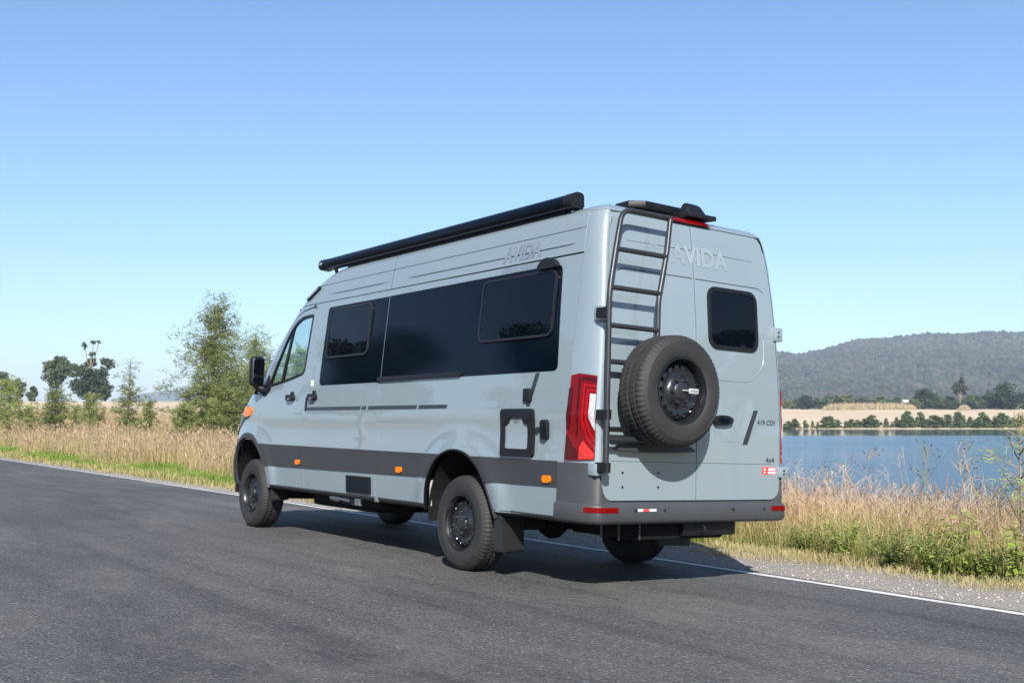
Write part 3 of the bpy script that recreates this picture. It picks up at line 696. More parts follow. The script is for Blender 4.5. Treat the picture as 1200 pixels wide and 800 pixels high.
    # mirror: arm, housing, two glasses
    mh = bmesh.new(); bevel_box(mh, (4.02, 1.02, 1.56), (4.17, 1.185, 1.895), 0.045, 3)
    for v in mh.verts:
        if v.co.x > 4.10: v.co.y = 1.10 + (v.co.y - 1.10) * 0.82; v.co.z = 1.73 + (v.co.z - 1.73) * 0.88
        v.co.y *= s
    bmesh.ops.recalc_face_normals(mh, faces=mh.faces); me = bpy.data.meshes.new('wing_mirror'); mh.to_mesh(me); mh.free()
    mir = link('wing_mirror', me, 'black', VAN); shade_auto(me, 40)
    for z0, z1 in ((1.69, 1.865), (1.59, 1.67)):
        y0, y1 = (1.045, 1.162)
        pl = rrect(y0, y1, z0, z1, 0.03); V = [(4.019, s * a, b) for a, b in pl] + [(4.012, s * a, b) for a, b in pl]; n_ = len(pl)
        F = [tuple(range(n_, 2 * n_))] + [(i, (i + 1) % n_, n_ + (i + 1) % n_, n_ + i) for i in range(n_)]
        link('mirror_glass', py_mesh('mirror_glass', V, F), 'window', mir)
    V, F = tube_data([(4.07, s * 0.95, 1.50), (4.09, s * 1.02, 1.535), (4.10, s * 1.10, 1.60)], [0.06, 0.05, 0.05], 10)
    link('mirror_arm', py_mesh('mirror_arm', V, F), 'black', mir, True)
    # rear corner pillar
    Pc = P_corner(s)
    zs = np.linspace(0.905, 2.72, 44); ths = np.linspace(0.5, 89.6, 22); V = []; F = []
    for z in zs:
        for t in ths: V.append(Pc(t, z))
    k = len(ths)
    for i in range(len(zs) - 1):
        for j in range(k - 1):
            q = (i * k + j, i * k + j + 1, (i + 1) * k + j + 1, (i + 1) * k + j); F.append(q if s > 0 else q[::-1])
    link('rear_corner_pillar', py_mesh('rear_corner_pillar', V, F), 'paint', VAN, True)
    # tail light cluster wrapping the corner
    kc = dict(surf=Pc, outward=Vector((-1, s, 0)), scale=(180, 1))
    TL = 0.918; TH = 1.528
    def tl(name, pts, m, off, par, dp=0.012): return patch(name, [(4 + (t - 4) * 0.76, z) for t, z in pts], m=m, offset=off, depth=dp, parent=par, step=0.035, **kc)
    lt = tl('tail_light', [(4, TL), (8, TH - .012), (30, TH), (86, TH - 0.02), (86, TL + 0.01)], 'red', 0.012, VAN, 0.02)
    tl('lens', [(6, 1.425), (17, 1.425), (17, 1.20), (12, 1.13), (5, 1.14)], 'red_dark', 0.015, lt, 0.004)
    tl('lens', [(5, 1.10), (14, 1.075), (24, 1.01), (35, 1.0), (38, 0.93), (4.5, 0.93)], 'red_dark', 0.015, lt, 0.004)
    tl('lens', [(31, 1.505), (36, 1.505), (36, 1.11), (31, 1.07)], 'red_dark', 0.015, lt, 0.004)
    tl('lens', [(40, 1.505), (84, 1.495), (84, 1.462), (46, 1.48), (42, 1.46)], 'red_dark', 0.015, lt, 0.004)
    tl('light_guide', [(47, 1.455), (86, 1.44), (86, 1.425), (51, 1.437), (51, 1.19), (65, 1.08), (86, 1.02), (86, 1.0), (62, 1.06), (47, 1.17)], 'red_guide', 0.018, lt, 0.006)
    tl('light_guide', [(57, 1.415), (86, 1.41), (86, 1.397), (62, 1.402), (62, 1.20), (72, 1.125), (86, 1.065), (86, 1.045), (69, 1.10), (57, 1.185)], 'red_guide', 0.017, lt, 0.005)
    tl('reversing_lens', [(67, 1.385), (86, 1.38), (86, 1.13), (76, 1.165), (67, 1.22)], 'clear', 0.017, lt, 0.005)
    tl('lens', [(42, 1.02), (52, 1.06), (64, 1.02), (85, 0.97), (85, 0.935), (42, 0.93)], 'red_bright', 0.017, lt, 0.005)
    # hinge blocks above and below the lamp
    for (z, hh, mm) in ((1.947, 0.055, 'paint'), (0.863, 0.042, 'paint')):
        yo = _W(z) - 0.01; xr = _XR(z)
        lo = [xr - 0.026, yo - 0.10, z - hh]; hi = [xr + 0.06, yo - 0.004, z + hh]
        if s < 0: lo[1], hi[1] = -hi[1], -lo[1]
        hb = box('door_hinge', lo, hi, mm, VAN, 0.008)
        yb = (yo - 0.095, yo - 0.015) if s > 0 else (-(yo - 0.015), -(yo - 0.095))
        if s > 0: box('hinge_recess', (xr - 0.032, yb[0], z - hh * .6), (xr - 0.020, yb[1] - 0.02, z + hh * .6), 'black', hb, 0.003)
        for dz in (-0.3, 0.3): lathe('hinge_bolt', [(0, -0.05), (0.009, -0.05), (0.009, -0.035)], 'hubmetal', hb, 8, axis='x').location = (xr + 0.02, (yb[0] + yb[1]) / 2, z + hh * dz)

# ---------------- roof: ring slices, front and rear shells meeting at the transverse seam
def ring(z, front):
    pts = []; w = _W(z); xr = _XR(z); A = _A(z); b = min(_B(z), w * 0.5); f = _F(z); L = min(_L(z), f - 1.5); inn = 0.02 if z < 2.722 else 0.0
    if front:
        for x in [1.432] + list(np.linspace(1.5, f - L, 8)): pts.append((x, SIDE(x, z) if z < 2.8 else w))
        for k in range(1, 25):
            t = math.sin(math.pi / 2 * k / 24); x = f - L + L * t; pts.append((x, w * max(0, 1 - t ** 3.4) ** (1 / 3.4)))
    else:
        x0 = xr + A
        for x in list(np.linspace(1.426, x0, 30)):
            pts.append((x, w))
        for k in range(1, 13):
            a = math.pi / 2 * k / 12
            pts.append((xr + A - A * math.sin(a) + inn * math.sin(a), w - b + b * math.cos(a) - inn))
        for k in range(1, 13): pts.append((xr + inn, (w - b - inn) * (1 - k / 12)))
    return pts + [(x, -y) for x, y in pts[-2::-1]]
def roof_part(name, front):
    zs = [2.416, 2.42, 2.45, 2.474, 2.480, 2.483, 2.489, 2.492, 2.498, 2.54, 2.575, 2.590, 2.594, 2.600, 2.604, 2.62, 2.65, 2.68, 2.70, 2.715, 2.7225, 2.726, 2.735, 2.745, 2.755, 2.765, 2.775, 2.785, 2.795, 2.803, 2.811, 2.818, 2.824, 2.829, 2.833, 2.836, 2.839]
    V = []; F = []; k = 0
    for z in zs:
        rg = ring(z, front); k = len(rg)
        for i, (x, y) in enumerate(rg):
            d = 0.0
            if 2.593 < z < 2.601 and x > -1.32: d = 0.007                                   # long crease
            if 2.4825 < z < 2.4895 and (-1.20 < x < 1.12 or 1.6 < x < 2.72): d = 0.011        # pressed grooves
            V.append((x, y - math.copysign(d, y), z))
    for i in range(len(zs) - 1):
        for j in range(k - 1):
            q = (i * k + j, i * k + j + 1, (i + 1) * k + j + 1, (i + 1) * k + j); F.append(q if front else q)
    me = py_mesh(name, V, F); bm = bmesh.new(); bm.from_mesh(me); bmesh.ops.recalc_face_normals(bm, faces=bm.faces); bm.to_mesh(me); bm.free()
    o = link(name, me, 'paint', VAN); shade_auto(me, 28); return o
roof_f = roof_part('roof', True); roof_r = roof_part('roof', False)
roof_r['label'] = 'rear section of the high roof'; roof_f['label'] = 'front section of the high roof over the cab'
# dark backing behind the roof seam
V = []; F = []
for i, z in enumerate(np.linspace(2.40, 2.80, 20)):
    w = _W(z) - 0.012
    V += [(1.40, w, z), (1.46, w, z), (1.40, -w, z), (1.46, -w, z)]
for i in range(19): F += [(4 * i, 4 * i + 1, 4 * i + 5, 4 * i + 4), (4 * i + 2, 4 * i + 6, 4 * i + 7, 4 * i + 3)]
link('inner_shell', py_mesh('inner_shell', V, F), 'gap', VAN)

# ---------------- rear doors
def edge_y(z): return _W(z) - _B(z) - 0.004
RO = Vector((-1, 0, 0))
back = [(edge_y(z) + 0.03, z) for z in np.linspace(0.60, 2.74, 14)]
patch('inner_shell', back + [(-y, z) for y, z in back[::-1]], P_rear, 'gap', VAN, offset=-0.02, depth=0, step=0.15, outward=RO)
for s in (1, -1):
    zt = 2.712; zb = 0.652
    side = []
    for k in range(7):
        a = math.radians(-90 + 90 * k / 6); r = 0.10; side.append((edge_y(0.7) - r + r * math.cos(a), zb + r + r * math.sin(a)))
    for z in np.linspace(0.80, 2.58, 14): side.append((edge_y(z), z))
    for k in range(7):
        a = math.radians(90 * k / 6); r = 0.085; side.append((edge_y(zt) + 0.004 - r + r * math.cos(a), zt - r + r * math.sin(a)))
    ol = [(s * 0.004, zb)] + [(s * y, z) for y, z in side] + [(s * 0.004, zt)]
    slots = [[(s * 0.012, 2.293 + .002), (s * 0.70, 2.293 + .002), (s * 0.765, 2.268), (s * 0.77, 2.273), (s * 0.70, 2.302), (s * 0.012, 2.302)],
             [(s * 0.012, 2.512), (s * 0.66, 2.506), (s * 0.66, 2.509), (s * 0.012, 2.518)],
             [(s * 0.012, 0.922), (s * 0.83, 0.922), (s * 0.83, 0.925), (s * 0.012, 0.925)]]
    d = patch('rear_door', ol, P_rear, 'paint', VAN, depth=0.03, holes=slots, step=0.055, outward=RO)
    if s < 0:
        w = patch('rear_window', rrect(-0.655, -0.145, 1.80, 2.243, 0.07), P_rear, 'window', d, offset=0.006, depth=0.01, step=0.07, outward=RO)
        patch('window_seal', rrect(-0.672, -0.128, 1.783, 2.26, 0.085), P_rear, 'black', d, offset=0.012, depth=0.012, holes=[rrect(-0.642, -0.158, 1.813, 2.23, 0.06)], step=0.06, outward=RO)
        crease = [(-0.05, 1.555), (-0.35, 1.548), (-0.52, 1.552), (-0.60, 1.575), (-0.70, 1.66), (-0.735, 1.74), (-0.742, 1.9)]
        tube('press_line', [P_rear(y, z) + Vector((-0.0005, 0, 0)) for y, z in catmull(crease, 5)], 0.0035, 'paint', d, 6)
        hd = patch('door_handle', round_poly([(-0.16, 1.21), (-0.16, 1.26), (-0.22, 1.285), (-0.32, 1.28), (-0.365, 1.255), (-0.35, 1.225), (-0.28, 1.205)], 0.03), P_rear, 'black', d, offset=0.035, depth=0.04, step=0.03, outward=RO)
        patch('handle_recess', rrect(-0.31, -0.20, 1.222, 1.262, 0.018), P_rear, 'gloss_black', d, offset=0.038, depth=0.004, step=0.03, outward=RO)
        patch('stripe_decal', [(-0.615, 1.335), (-0.665, 1.335), (-0.545, 1.068), (-0.49, 1.068)], P_rear, 'decal_dark', d, offset=0.002, depth=0.002, step=0.05, outward=RO)
        patch('grey_decal', [(-0.28, 1.085), (-0.28, 1.118), (-0.46, 1.118), (-0.46, 1.085)], P_rear, 'decal_grey', d, offset=0.0015, depth=0.001, step=0.05, outward=RO)
        st = patch('gas_sticker', [(-0.715, 0.845), (-0.715, 0.902), (-0.868, 0.902), (-0.868, 0.845)], P_rear, 'sticker_red', d, offset=0.0015, depth=0.001, step=0.05, outward=RO)
        for (a, b, c, e) in ((-0.785, -0.86, 0.878, 0.893), (-0.78, -0.862, 0.852, 0.868), (-0.735, -0.75, 0.876, 0.892), (-0.735, -0.748, 0.855, 0.866)):
            patch('sticker_print', [(a, c), (a, e), (b, e), (b, c)], P_rear, 'white', d, offset=0.0028, depth=0.001, step=0.05, outward=RO)
    else:
        # number plate lamp bar below the spare wheel and small bolts
        pl = patch('plate_lamp_bar', round_poly([(0.82, 1.003), (0.78, 1.045), (0.12, 1.045), (0.06, 1.003), (0.44, 0.985)], [0.02, 0.03, 0.03, 0.02, 0.2]), P_rear, 'trim', d, offset=0.06, depth=0.065, step=0.04, outward=RO)
        for (y, z) in ((0.72, 0.845), (0.72, 0.745), (0.38, 0.845), (0.38, 0.745)):
            lathe('plate_bolt', [(0, -0.006), (0.008, -0.006), (0.008, 0.0)], 'black', d, 8, axis='x').location = (_XR(z), y, z)

# lettering -------------------------------------------------------------
def lettering(name, body, size, m, parent, mapper, ext=0.0015, shear=0.0, sx=1.0, bold=None):
    cu_ = bpy.data.curves.new(name, 'FONT'); cu_.body = body; cu_.size = size; cu_.extrude = 0.0; cu_.shear = shear; cu_.offset = size * (0.035 if size > 0.1 else 0.008)
    cu_.align_x = 'CENTER'; cu_.align_y = 'CENTER'; cu_.resolution_u = 3
    ob = bpy.data.objects.new(name, cu_); COL.objects.link(ob)
    dg = bpy.context.evaluated_depsgraph_get(); me = bpy.data.meshes.new_from_object(ob.evaluated_get(dg)); bpy.data.objects.remove(ob); bpy.data.curves.remove(cu_)
    bm = bmesh.new(); bm.from_mesh(me); bmesh.ops.triangulate(bm, faces=bm.faces)
    bmesh.ops.subdivide_edges(bm, edges=[e for e in bm.edges if e.calc_length() > size * 0.3], cuts=1)
    for v in bm.verts: v.co = mapper(v.co.x * sx, v.co.y)
    bm.to_mesh(me); bm.free(); return link(name, me, m, parent)
def on_rear(y0, z0, off=0.003): return lambda a, b: P_rear(y0 - a, z0 + b) + Vector((-off, 0, 0))
def on_left(x0, z0, off=0.003, rot=False, tilt=0.0):
    def f(a, b):
        if rot: a, b = -b, a
        x = x0 - a; z = z0 + b + tilt * a; return Vector((x, SIDE(x, z) + off, z))
    return f
LR = [o for o in VAN.children if o.name.startswith('rear_door')]
lettering('maker_lettering', 'AVIDA', 0.20, 'decal_white', LR[0], on_rear(-0.075, 2.465), sx=1.0)
lettering('model_badge', '419 CDI', 0.055, 'chrome', LR[1], on_rear(-0.755, 1.243, 0.005), sx=1.05)
lettering('drive_badge', '4x4', 0.058, 'chrome', LR[1], on_rear(-0.80, 0.955, 0.005), sx=1.15)
lettering('maker_lettering', 'AVIDA', 0.165, 'decal_lilac', roof_r, on_left(-0.62, 2.50, 0.004), shear=0.15, sx=1.0)
patch('lettering_strip', [(-0.36, 2.362), (-0.36, 2.40), (-0.86, 2.40), (-0.86, 2.362)], P_side(1), 'decal_lilac', VAN, offset=0.0015, depth=0.001, step=0.06, outward=Vector((0, 1, 0)))
patch('pillar_decal', [(2.905, 1.545), (2.905, 1.60), (2.845, 1.60), (2.845, 1.545)], P_side(1), 'white', VAN, offset=0.002, depth=0.001, step=0.03, outward=Vector((0, 1, 0)))
lettering('pillar_lettering', 'C70', 0.075, 'decal_white', VAN, on_left(2.875, 1.69, 0.003, rot=True))
# star emblem beside the rear lettering, seen between the ladder rails
bm = bmesh.new()
V = []; F = []
for k in range(8):
    a = k * math.pi / 4; c, s_ = math.cos(a), math.sin(a); b0 = len(V)
    for (r, w) in ((0.012, 0.0), (0.03, 0.009), (0.065, 0.0), (0.03, -0.009)):
        V.append(P_rear(0.40 - (r * c - w * s_), 2.49 + r * s_ + w * c) + Vector((-0.003, 0, 0)))
    F.append((b0, b0 + 1, b0 + 2, b0 + 3))
bm.free(); link('star_emblem', py_mesh('star_emblem', V, F), 'decal_white', LR[0])
lettering('hatch_lettering', 'GAS\nONLY', 0.028, 'decal_dark', [o for o in VAN.children if o.name == 'service_hatch'][0], on_left(-0.775, 1.2, 0.017))

# ---------------- rear bumper
def build_bumper():
    cols = []
    for x in np.linspace(-1.27, -1.325, 3): cols.append((Vector((x, SIDE(x, 0.75), 0)), Vector((0, 1, 0)), 0.902))
    Pc = P_corner(1); zc = 0.75
    for th in np.linspace(2, 90, 20):
        p = Pc(th, zc); a = math.radians(th); n_ = Vector((-math.sin(a) / _A(zc), math.cos(a) / _B(zc), 0)).normalized()
        zt = 0.902 if th < 60 else 0.902 - 0.125 * sstep(60, 90, th)
        cols.append((Vector((p.x, p.y, 0)), n_, zt))
    y1 = cols[-1][0].y
    for y in [y1 - 0.012, y1 - 0.03, y1 - 0.05, y1 - 0.075, y1 - 0.10] + list(np.linspace(y1 - 0.13, 0, 10)):
        q = min(1, (y1 - y) / 0.115); zt = 0.642 + 0.13 * (1 - math.sqrt(max(0, 1 - (1 - q) ** 2)))
        cols.append((Vector((_XR(0.7), y, 0)), Vector((-1, 0, 0)), zt))
    cols += [(Vector((p.x, -p.y, 0)), Vector((n_.x, -n_.y, 0)), zt) for p, n_, zt in cols[-2::-1]]
    prof = [(0.50, -0.12), (0.487, -0.05), (0.487, -0.01), (0.497, 0.022), (0.515, 0.032), (0.56, 0.036), (0.60, 0.036), (0.618, 0.030), (0.630, 0.014)]
    V = []; F = []; rows = len(prof) + 5
    for p, n_, zt in cols:
        for z, o in prof: q = p + n_ * o; V.append((q.x, q.y, z))
        for k in range(1, 5):
            z = 0.630 + (zt - 0.630) * k / 4; q = p + n_ * (0.014 - 0.004 * k / 4); V.append((q.x, q.y, z))
        q = p - n_ * 0.03; V.append((q.x, q.y, zt))
    for i in range(len(cols) - 1):
        for j in range(rows - 1): F.append((i * rows + j, (i + 1) * rows + j, (i + 1) * rows + j + 1, i * rows + j + 1))
    me = py_mesh('rear_bumper', V, F); bm = bmesh.new(); bm.from_mesh(me); bmesh.ops.recalc_face_normals(bm, faces=bm.faces); bm.to_mesh(me); bm.free()
    o = link('rear_bumper', me, 'bumper', VAN); shade_auto(me, 45)
    xb = _XR(0.6) - 0.037
    for s in (1, -1):
        cur = [(p, n_) for p, n_, zt in cols if (p.x < -1.45 or abs(p.y) < 0.92) and 0.735 < p.y < 0.975][::-1]; V = []; F = []
        for k, (p, n_) in enumerate(cur):
            for (o_, z) in ((0.030, 0.569), (0.0415, 0.570), (0.0415, 0.606), (0.030, 0.607)): q = p + n_ * o_; V.append((q.x, s * q.y, z))
        for k in range(len(cur) - 1):
            for t in range(3): F.append((4 * k + t, 4 * k + 4 + t, 4 * k + 5 + t, 4 * k + 1 + t))
        F += [(0, 1, 2, 3), tuple(4 * (len(cur) - 1) + t for t in range(4))]
        link('rear_reflector', py_mesh('rear_reflector', V, F), 'red', o)
    for y in (0.62, 0.34, -0.36, -0.70):
        lathe('parking_sensor', [(0, -0.004), (0.009, -0.004), (0.012, 0.0), (0.012, 0.01)], 'black', o, 14, axis='x').location = (xb, y, 0.585)
    lathe('parking_sensor', [(0, 0.004), (0.009, 0.004), (0.012, 0.0), (0.012, -0.01)], 'black', o, 14, axis='y').location = (-1.36, SIDE(-1.36, .6) + 0.032, 0.60)
    for (y0, y1, mm) in ((0.60, 0.555, 'white'), (0.55, 0.50, 'sticker_red'), (0.49, 0.43, 'white')):
        box('bumper_sticker', (xb - 0.0035, y1, 0.578), (xb, y0, 0.594), mm, o, 0)
build_bumper()

# ---------------- third brake light, roof panel, camera, awning
def slanted_box(name, pts_top, pts_bot, m, parent, bev=0.006):
    bm = bmesh.new(); vt_ = [bm.verts.new(p) for p in pts_top]; vb = [bm.verts.new(p) for p in pts_bot]; n_ = len(vt_)
    bm.faces.new(vt_); bm.faces.new(vb[::-1])
    for i in range(n_): bm.faces.new((vt_[i], vb[i], vb[(i + 1) % n_], vt_[(i + 1) % n_]))
    bmesh.ops.recalc_face_normals(bm, faces=bm.faces)
    bmesh.ops.bevel(bm, geom=list(bm.edges), offset=bev, segments=2, profile=0.5, affect='EDGES')
    me = bpy.data.meshes.new(name); bm.to_mesh(me); bm.free(); o = link(name, me, m, parent); shade_auto(me, 40); return o
slanted_box('brake_light', [(-1.44, 0.21, 2.772), (-1.44, -0.19, 2.772), (-1.50, -0.205, 2.766), (-1.50, 0.225, 2.766)], [(-1.44, 0.21, 2.725), (-1.44, -0.19, 2.725), (-1.552, -0.215, 2.722), (-1.552, 0.235, 2.722)], 'red', VAN, 0.008)
pp = [(-1.10, 0.38), (-1.10, -0.36), (-1.34, -0.36), (-1.35, 0.28), (-1.27, 0.39)]
slanted_box('roof_vent', [(x, y, 2.892) for x, y in pp], [(x * 0.995, y * 1.02, 2.84) for x, y in pp], 'black', VAN, 0.008)
cam_b = slanted_box('reversing_camera', [(-1.40, -0.05, 2.925), (-1.40, -0.17, 2.925), (-1.47, -0.18, 2.895), (-1.47, -0.04, 2.895)], [(-1.36, 0.0, 2.80), (-1.36, -0.23, 2.80), (-1.52, -0.24, 2.785), (-1.52, 0.02, 2.785)], 'black', VAN, 0.022)
slanted_box('camera_bracket', [(-1.36, 0.02, 2.835), (-1.36, -0.27, 2.835), (-1.53, -0.29, 2.822), (-1.53, 0.0, 2.822)], [(-1.36, 0.02, 2.79), (-1.36, -0.27, 2.79), (-1.53, -0.29, 2.785), (-1.53, 0.0, 2.785)], 'black', cam_b, 0.006)
def build_awning():
    prof = [(0.862, 2.805), (0.882, 2.822), (0.890, 2.850), (0.884, 2.882), (0.862, 2.905), (0.825, 2.918), (0.785, 2.916), (0.765, 2.90), (0.76, 2.82), (0.775, 2.80)]
    def ext(name, x0, x1, pr, m, parent):
        V = [(x0, y, z) for y, z in pr] + [(x1, y, z) for y, z in pr]; n_ = len(pr)
        F = [tuple(range(n_)), tuple(range(2 * n_ - 1, n_ - 1, -1))] + [(i, n_ + i, n_ + (i + 1) % n_, (i + 1) % n_) for i in range(n_)]
        me = py_mesh(name, V, F); bm = bmesh.new(); bm.from_mesh(me); bmesh.ops.recalc_face_normals(bm, faces=bm.faces); bm.to_mesh(me); bm.free()
        o = link(name, me, m, parent); shade_auto(me, 50); return o
    prof = [(y, z - 0.022) for y, z in prof]; a = ext('awning', -1.10, 2.98, prof, 'gloss_black', VAN)
    big = [(0.822 + (y - 0.822) * 1.06, 2.84 + (z - 2.84) * 1.06) for y, z in prof]
    ext('awning_end_cap', -1.19, -1.10, big, 'black', a); ext('awning_end_cap', 2.98, 3.07, big, 'black', a)
    for x in (-1.0, 0.3, 1.6, 2.85):
        V, F = tube_data([(x, 0.80, 2.81), (x, 0.79, 2.77), (x, 0.77, 2.72)], 0.02, 6); link('awning_bracket', py_mesh('awning_bracket', V, F), 'hubmetal', a)
    box('cap_badge', (2.99, 0.884, 2.823), (3.05, 0.899, 2.848), 'silver', a, 0.004)
    ext('awning_rail', -1.02, 2.55, [(0.745, 2.74), (0.805, 2.735), (0.81, 2.775), (0.80, 2.80), (0.75, 2.80)], 'black', a)
build_awning()

# ---------------- ladder
def build_ladder():
    def rx(z): return interp(z, [(0.8, -1.735), (2.05, -1.735), (2.30, -1.715), (2.6, -1.675), (2.72, -1.655)])
    lp = round_path([(rx(.8), 0.955, 0.84), (rx(2.1), 0.955, 2.10), (rx(2.45), 0.868, 2.45), (rx(2.69), 0.79, 2.70), (rx(2.69), 0.315, 2.70)], 0.09, 7)
    V, F = tube_data(lp, 0.0195, 12)
    V, F = tube_data(round_path([(rx(2.69), 0.325, 2.705), (rx(2.45), 0.385, 2.45), (rx(2.1), 0.495, 2.08), (rx(1.6), 0.505, 1.58)], 0.06, 5), 0.0195, 12, V, F)
    me = py_mesh('ladder', V, F); lad = link('ladder', me, 'ladder', VAN); shade_auto(me, 50)
    for z, ya, yb in ((2.40, 0.88, 0.40), (2.12, 0.945, 0.475), (1.855, 0.955, 0.50), (1.605, 0.955, 0.50)):
        tube('rung', [(rx(z), ya, z), (rx(z), yb, z)], 0.019, 'ladder', lad, 10)
    for z in (1.947, 1.24, 0.88):
        bm = bmesh.new(); bevel_box(bm, (_XR(z) - 0.115, 0.925, z - 0.035), (_XR(z) + 0.0, 0.975, z + 0.035), 0.006)
        me = bpy.data.meshes.new('ladder_bracket'); bm.to_mesh(me); bm.free(); link('ladder_bracket', me, 'black', lad)
    # spare wheel carrier: cross bar, arm, post
    tube('carrier_bar', [(-1.735, 0.955, 1.075), (-1.735, 0.25, 1.075)], 0.021, 'ladder', lad, 10)
    box('carrier_arm', (-1.75, 0.60, 1.125), (-1.70, 0.92, 1.16), 'black', lad, 0.005)
    box('carrier_post', (-1.745, 0.43, 1.05), (-1.68, 0.54, 1.62), 'black', lad, 0.006)
build_ladder()

# ---------------- wheels
def build_wheel():
    """axle along local y, outer face towards +y; tyre 245/75 R16 size"""
    R, Wd = 0.379, 0.24; h = Wd / 2
    prof = [(0.216, h - 0.012), (0.222, h - 0.001), (0.232, h + 0.006), (0.252, h + 0.012), (0.28, h + 0.016), (0.305, h + 0.014), (0.325, h + 0.010), (0.328, h + 0.012), (0.338, h + 0.006), (0.352, h - 0.002), (0.364, h - 0.012), (0.373, h - 0.026),
            (0.376, h - 0.034), (0.376, h - 0.056), (0.367, h - 0.058), (0.367, h - 0.066), (0.378, h - 0.068), (0.379, h - 0.105), (0.368, h - 0.107), (0.368, h - 0.113)]
    full = prof + [(r, -y) for r, y in prof[::-1]]
    n = len(full)
    def tread(r, y, s, j):
        if abs(y) > h - 0.058 and 0.35 < r < 0.377:
            if s % 3 == 0: r -= 0.005
        elif r > 0.375:
            if (s + (1 if y > 0 else 2)) % 3 == 0: r -= 0.005
        return r, y
    root = bpy.data.objects.new('wheel', None)
    tyre = lathe('tyre', full, 'rubber', None, 198, 'y', tread, 30)
    rim = lathe('rim', [(0.224, h - 0.004), (0.223, h + 0.006), (0.216, h + 0.006), (0.211, h - 0.010), (0.205, h - 0.020), (0.202, h - 0.05), (0.197, h - 0.095), (0.19, -h + 0.02), (0.213, -h + 0.01), (0.217, -h)], 'steel_black', None, 56)
    # pressed steel disc with a ring of holes
    def disc(a, b):
        r = math.hypot(a, b); d = interp(r, [(0.0, -0.020), (0.085, -0.020), (0.095, -0.024), (0.112, -0.045), (0.125, -0.048), (0.15, -0.036), (0.165, -0.034), (0.180, -0.045), (0.20, -0.07)])
        return Vector((a, h + d, b))
    circ = [(0.1995 * math.cos(2 * math.pi * k / 40), 0.1995 * math.sin(2 * math.pi * k / 40)) for k in range(40)]
    holes = []
    for k in range(16):
        c = 2 * math.pi * k / 16; cx, cz = 0.166 * math.cos(c), 0.166 * math.sin(c); holes.append([(cx + 0.0155 * math.cos(2 * math.pi * q / 10), cz + 0.0155 * math.sin(2 * math.pi * q / 10)) for q in range(10)])
    dsc = patch('wheel_disc', circ, disc, 'steel_black', None, depth=0.012, holes=holes, step=0.02, outward=Vector((0, 1, 0)))
    cap = lathe('hub_cap', [(0.0, h - 0.004), (0.035, h - 0.005), (0.054, h - 0.009), (0.060, h - 0.014), (0.064, h - 0.022)], 'hubmetal', None, 32)
    nuts = []
    for k in range(6):
        a = 2 * math.pi * k / 6 + 0.3
        nut = lathe('wheel_nut', [(0.0, h + 0.006), (0.010, h + 0.004), (0.013, h - 0.004), (0.013, h - 0.022)], 'hubmetal', None, 6, ang=20)
        nut.location = (0.083 * math.cos(a), 0, 0.083 * math.sin(a)); nuts.append(nut)
    return [tyre, rim, dsc, cap] + nuts
WPARTS = build_wheel()
def place_wheel(name, loc, rot, spin, first):
    root = empty(name); root.parent = VAN
    root.matrix_local = Matrix.Translation(loc) @ rot @ Matrix.Rotation(spin, 4, 'Y')
    for p in WPARTS:
        c = p if first else p.copy()
        if not first: COL.objects.link(c)
        c.parent = root
    return root
I4 = Matrix.Identity(4); FLIP = Matrix.Rotation(math.pi, 4, 'Z')
place_wheel('wheel', (4.325, 0.868, 0.379), I4, 0.2, True)
place_wheel('wheel', (0, 0.868, 0.379), I4, 0.9, False)
place_wheel('wheel', (4.325, -0.868, 0.379), FLIP, 0.5, False)
place_wheel('wheel', (0, -0.868, 0.379), FLIP, 1.4, False)
sp = place_wheel('spare_wheel', (-1.855, 0.485, 1.42), Matrix.Rotation(math.radians(90), 4, 'Z') @ Matrix.Scale(1.035, 4), 0.35, False)
sp['label'] = 'spare wheel hung on the left rear door'
tgb = box('wheel_tag', (-2.004, 0.355, 1.405), (-1.996, 0.445, 1.44), 'plate', VAN, 0.003)
lettering('wheel_tag_lettering', 'AVIDA', 0.022, 'black', tgb, lambda a, b: Vector((-2.0055, 0.40 - a, 1.422 + b)), sx=1.1)
tube('wheel_lock_shackle', [(-1.975, 0.485, 1.425), (-1.995, 0.44, 1.425)], 0.006, 'silver', VAN, 8)

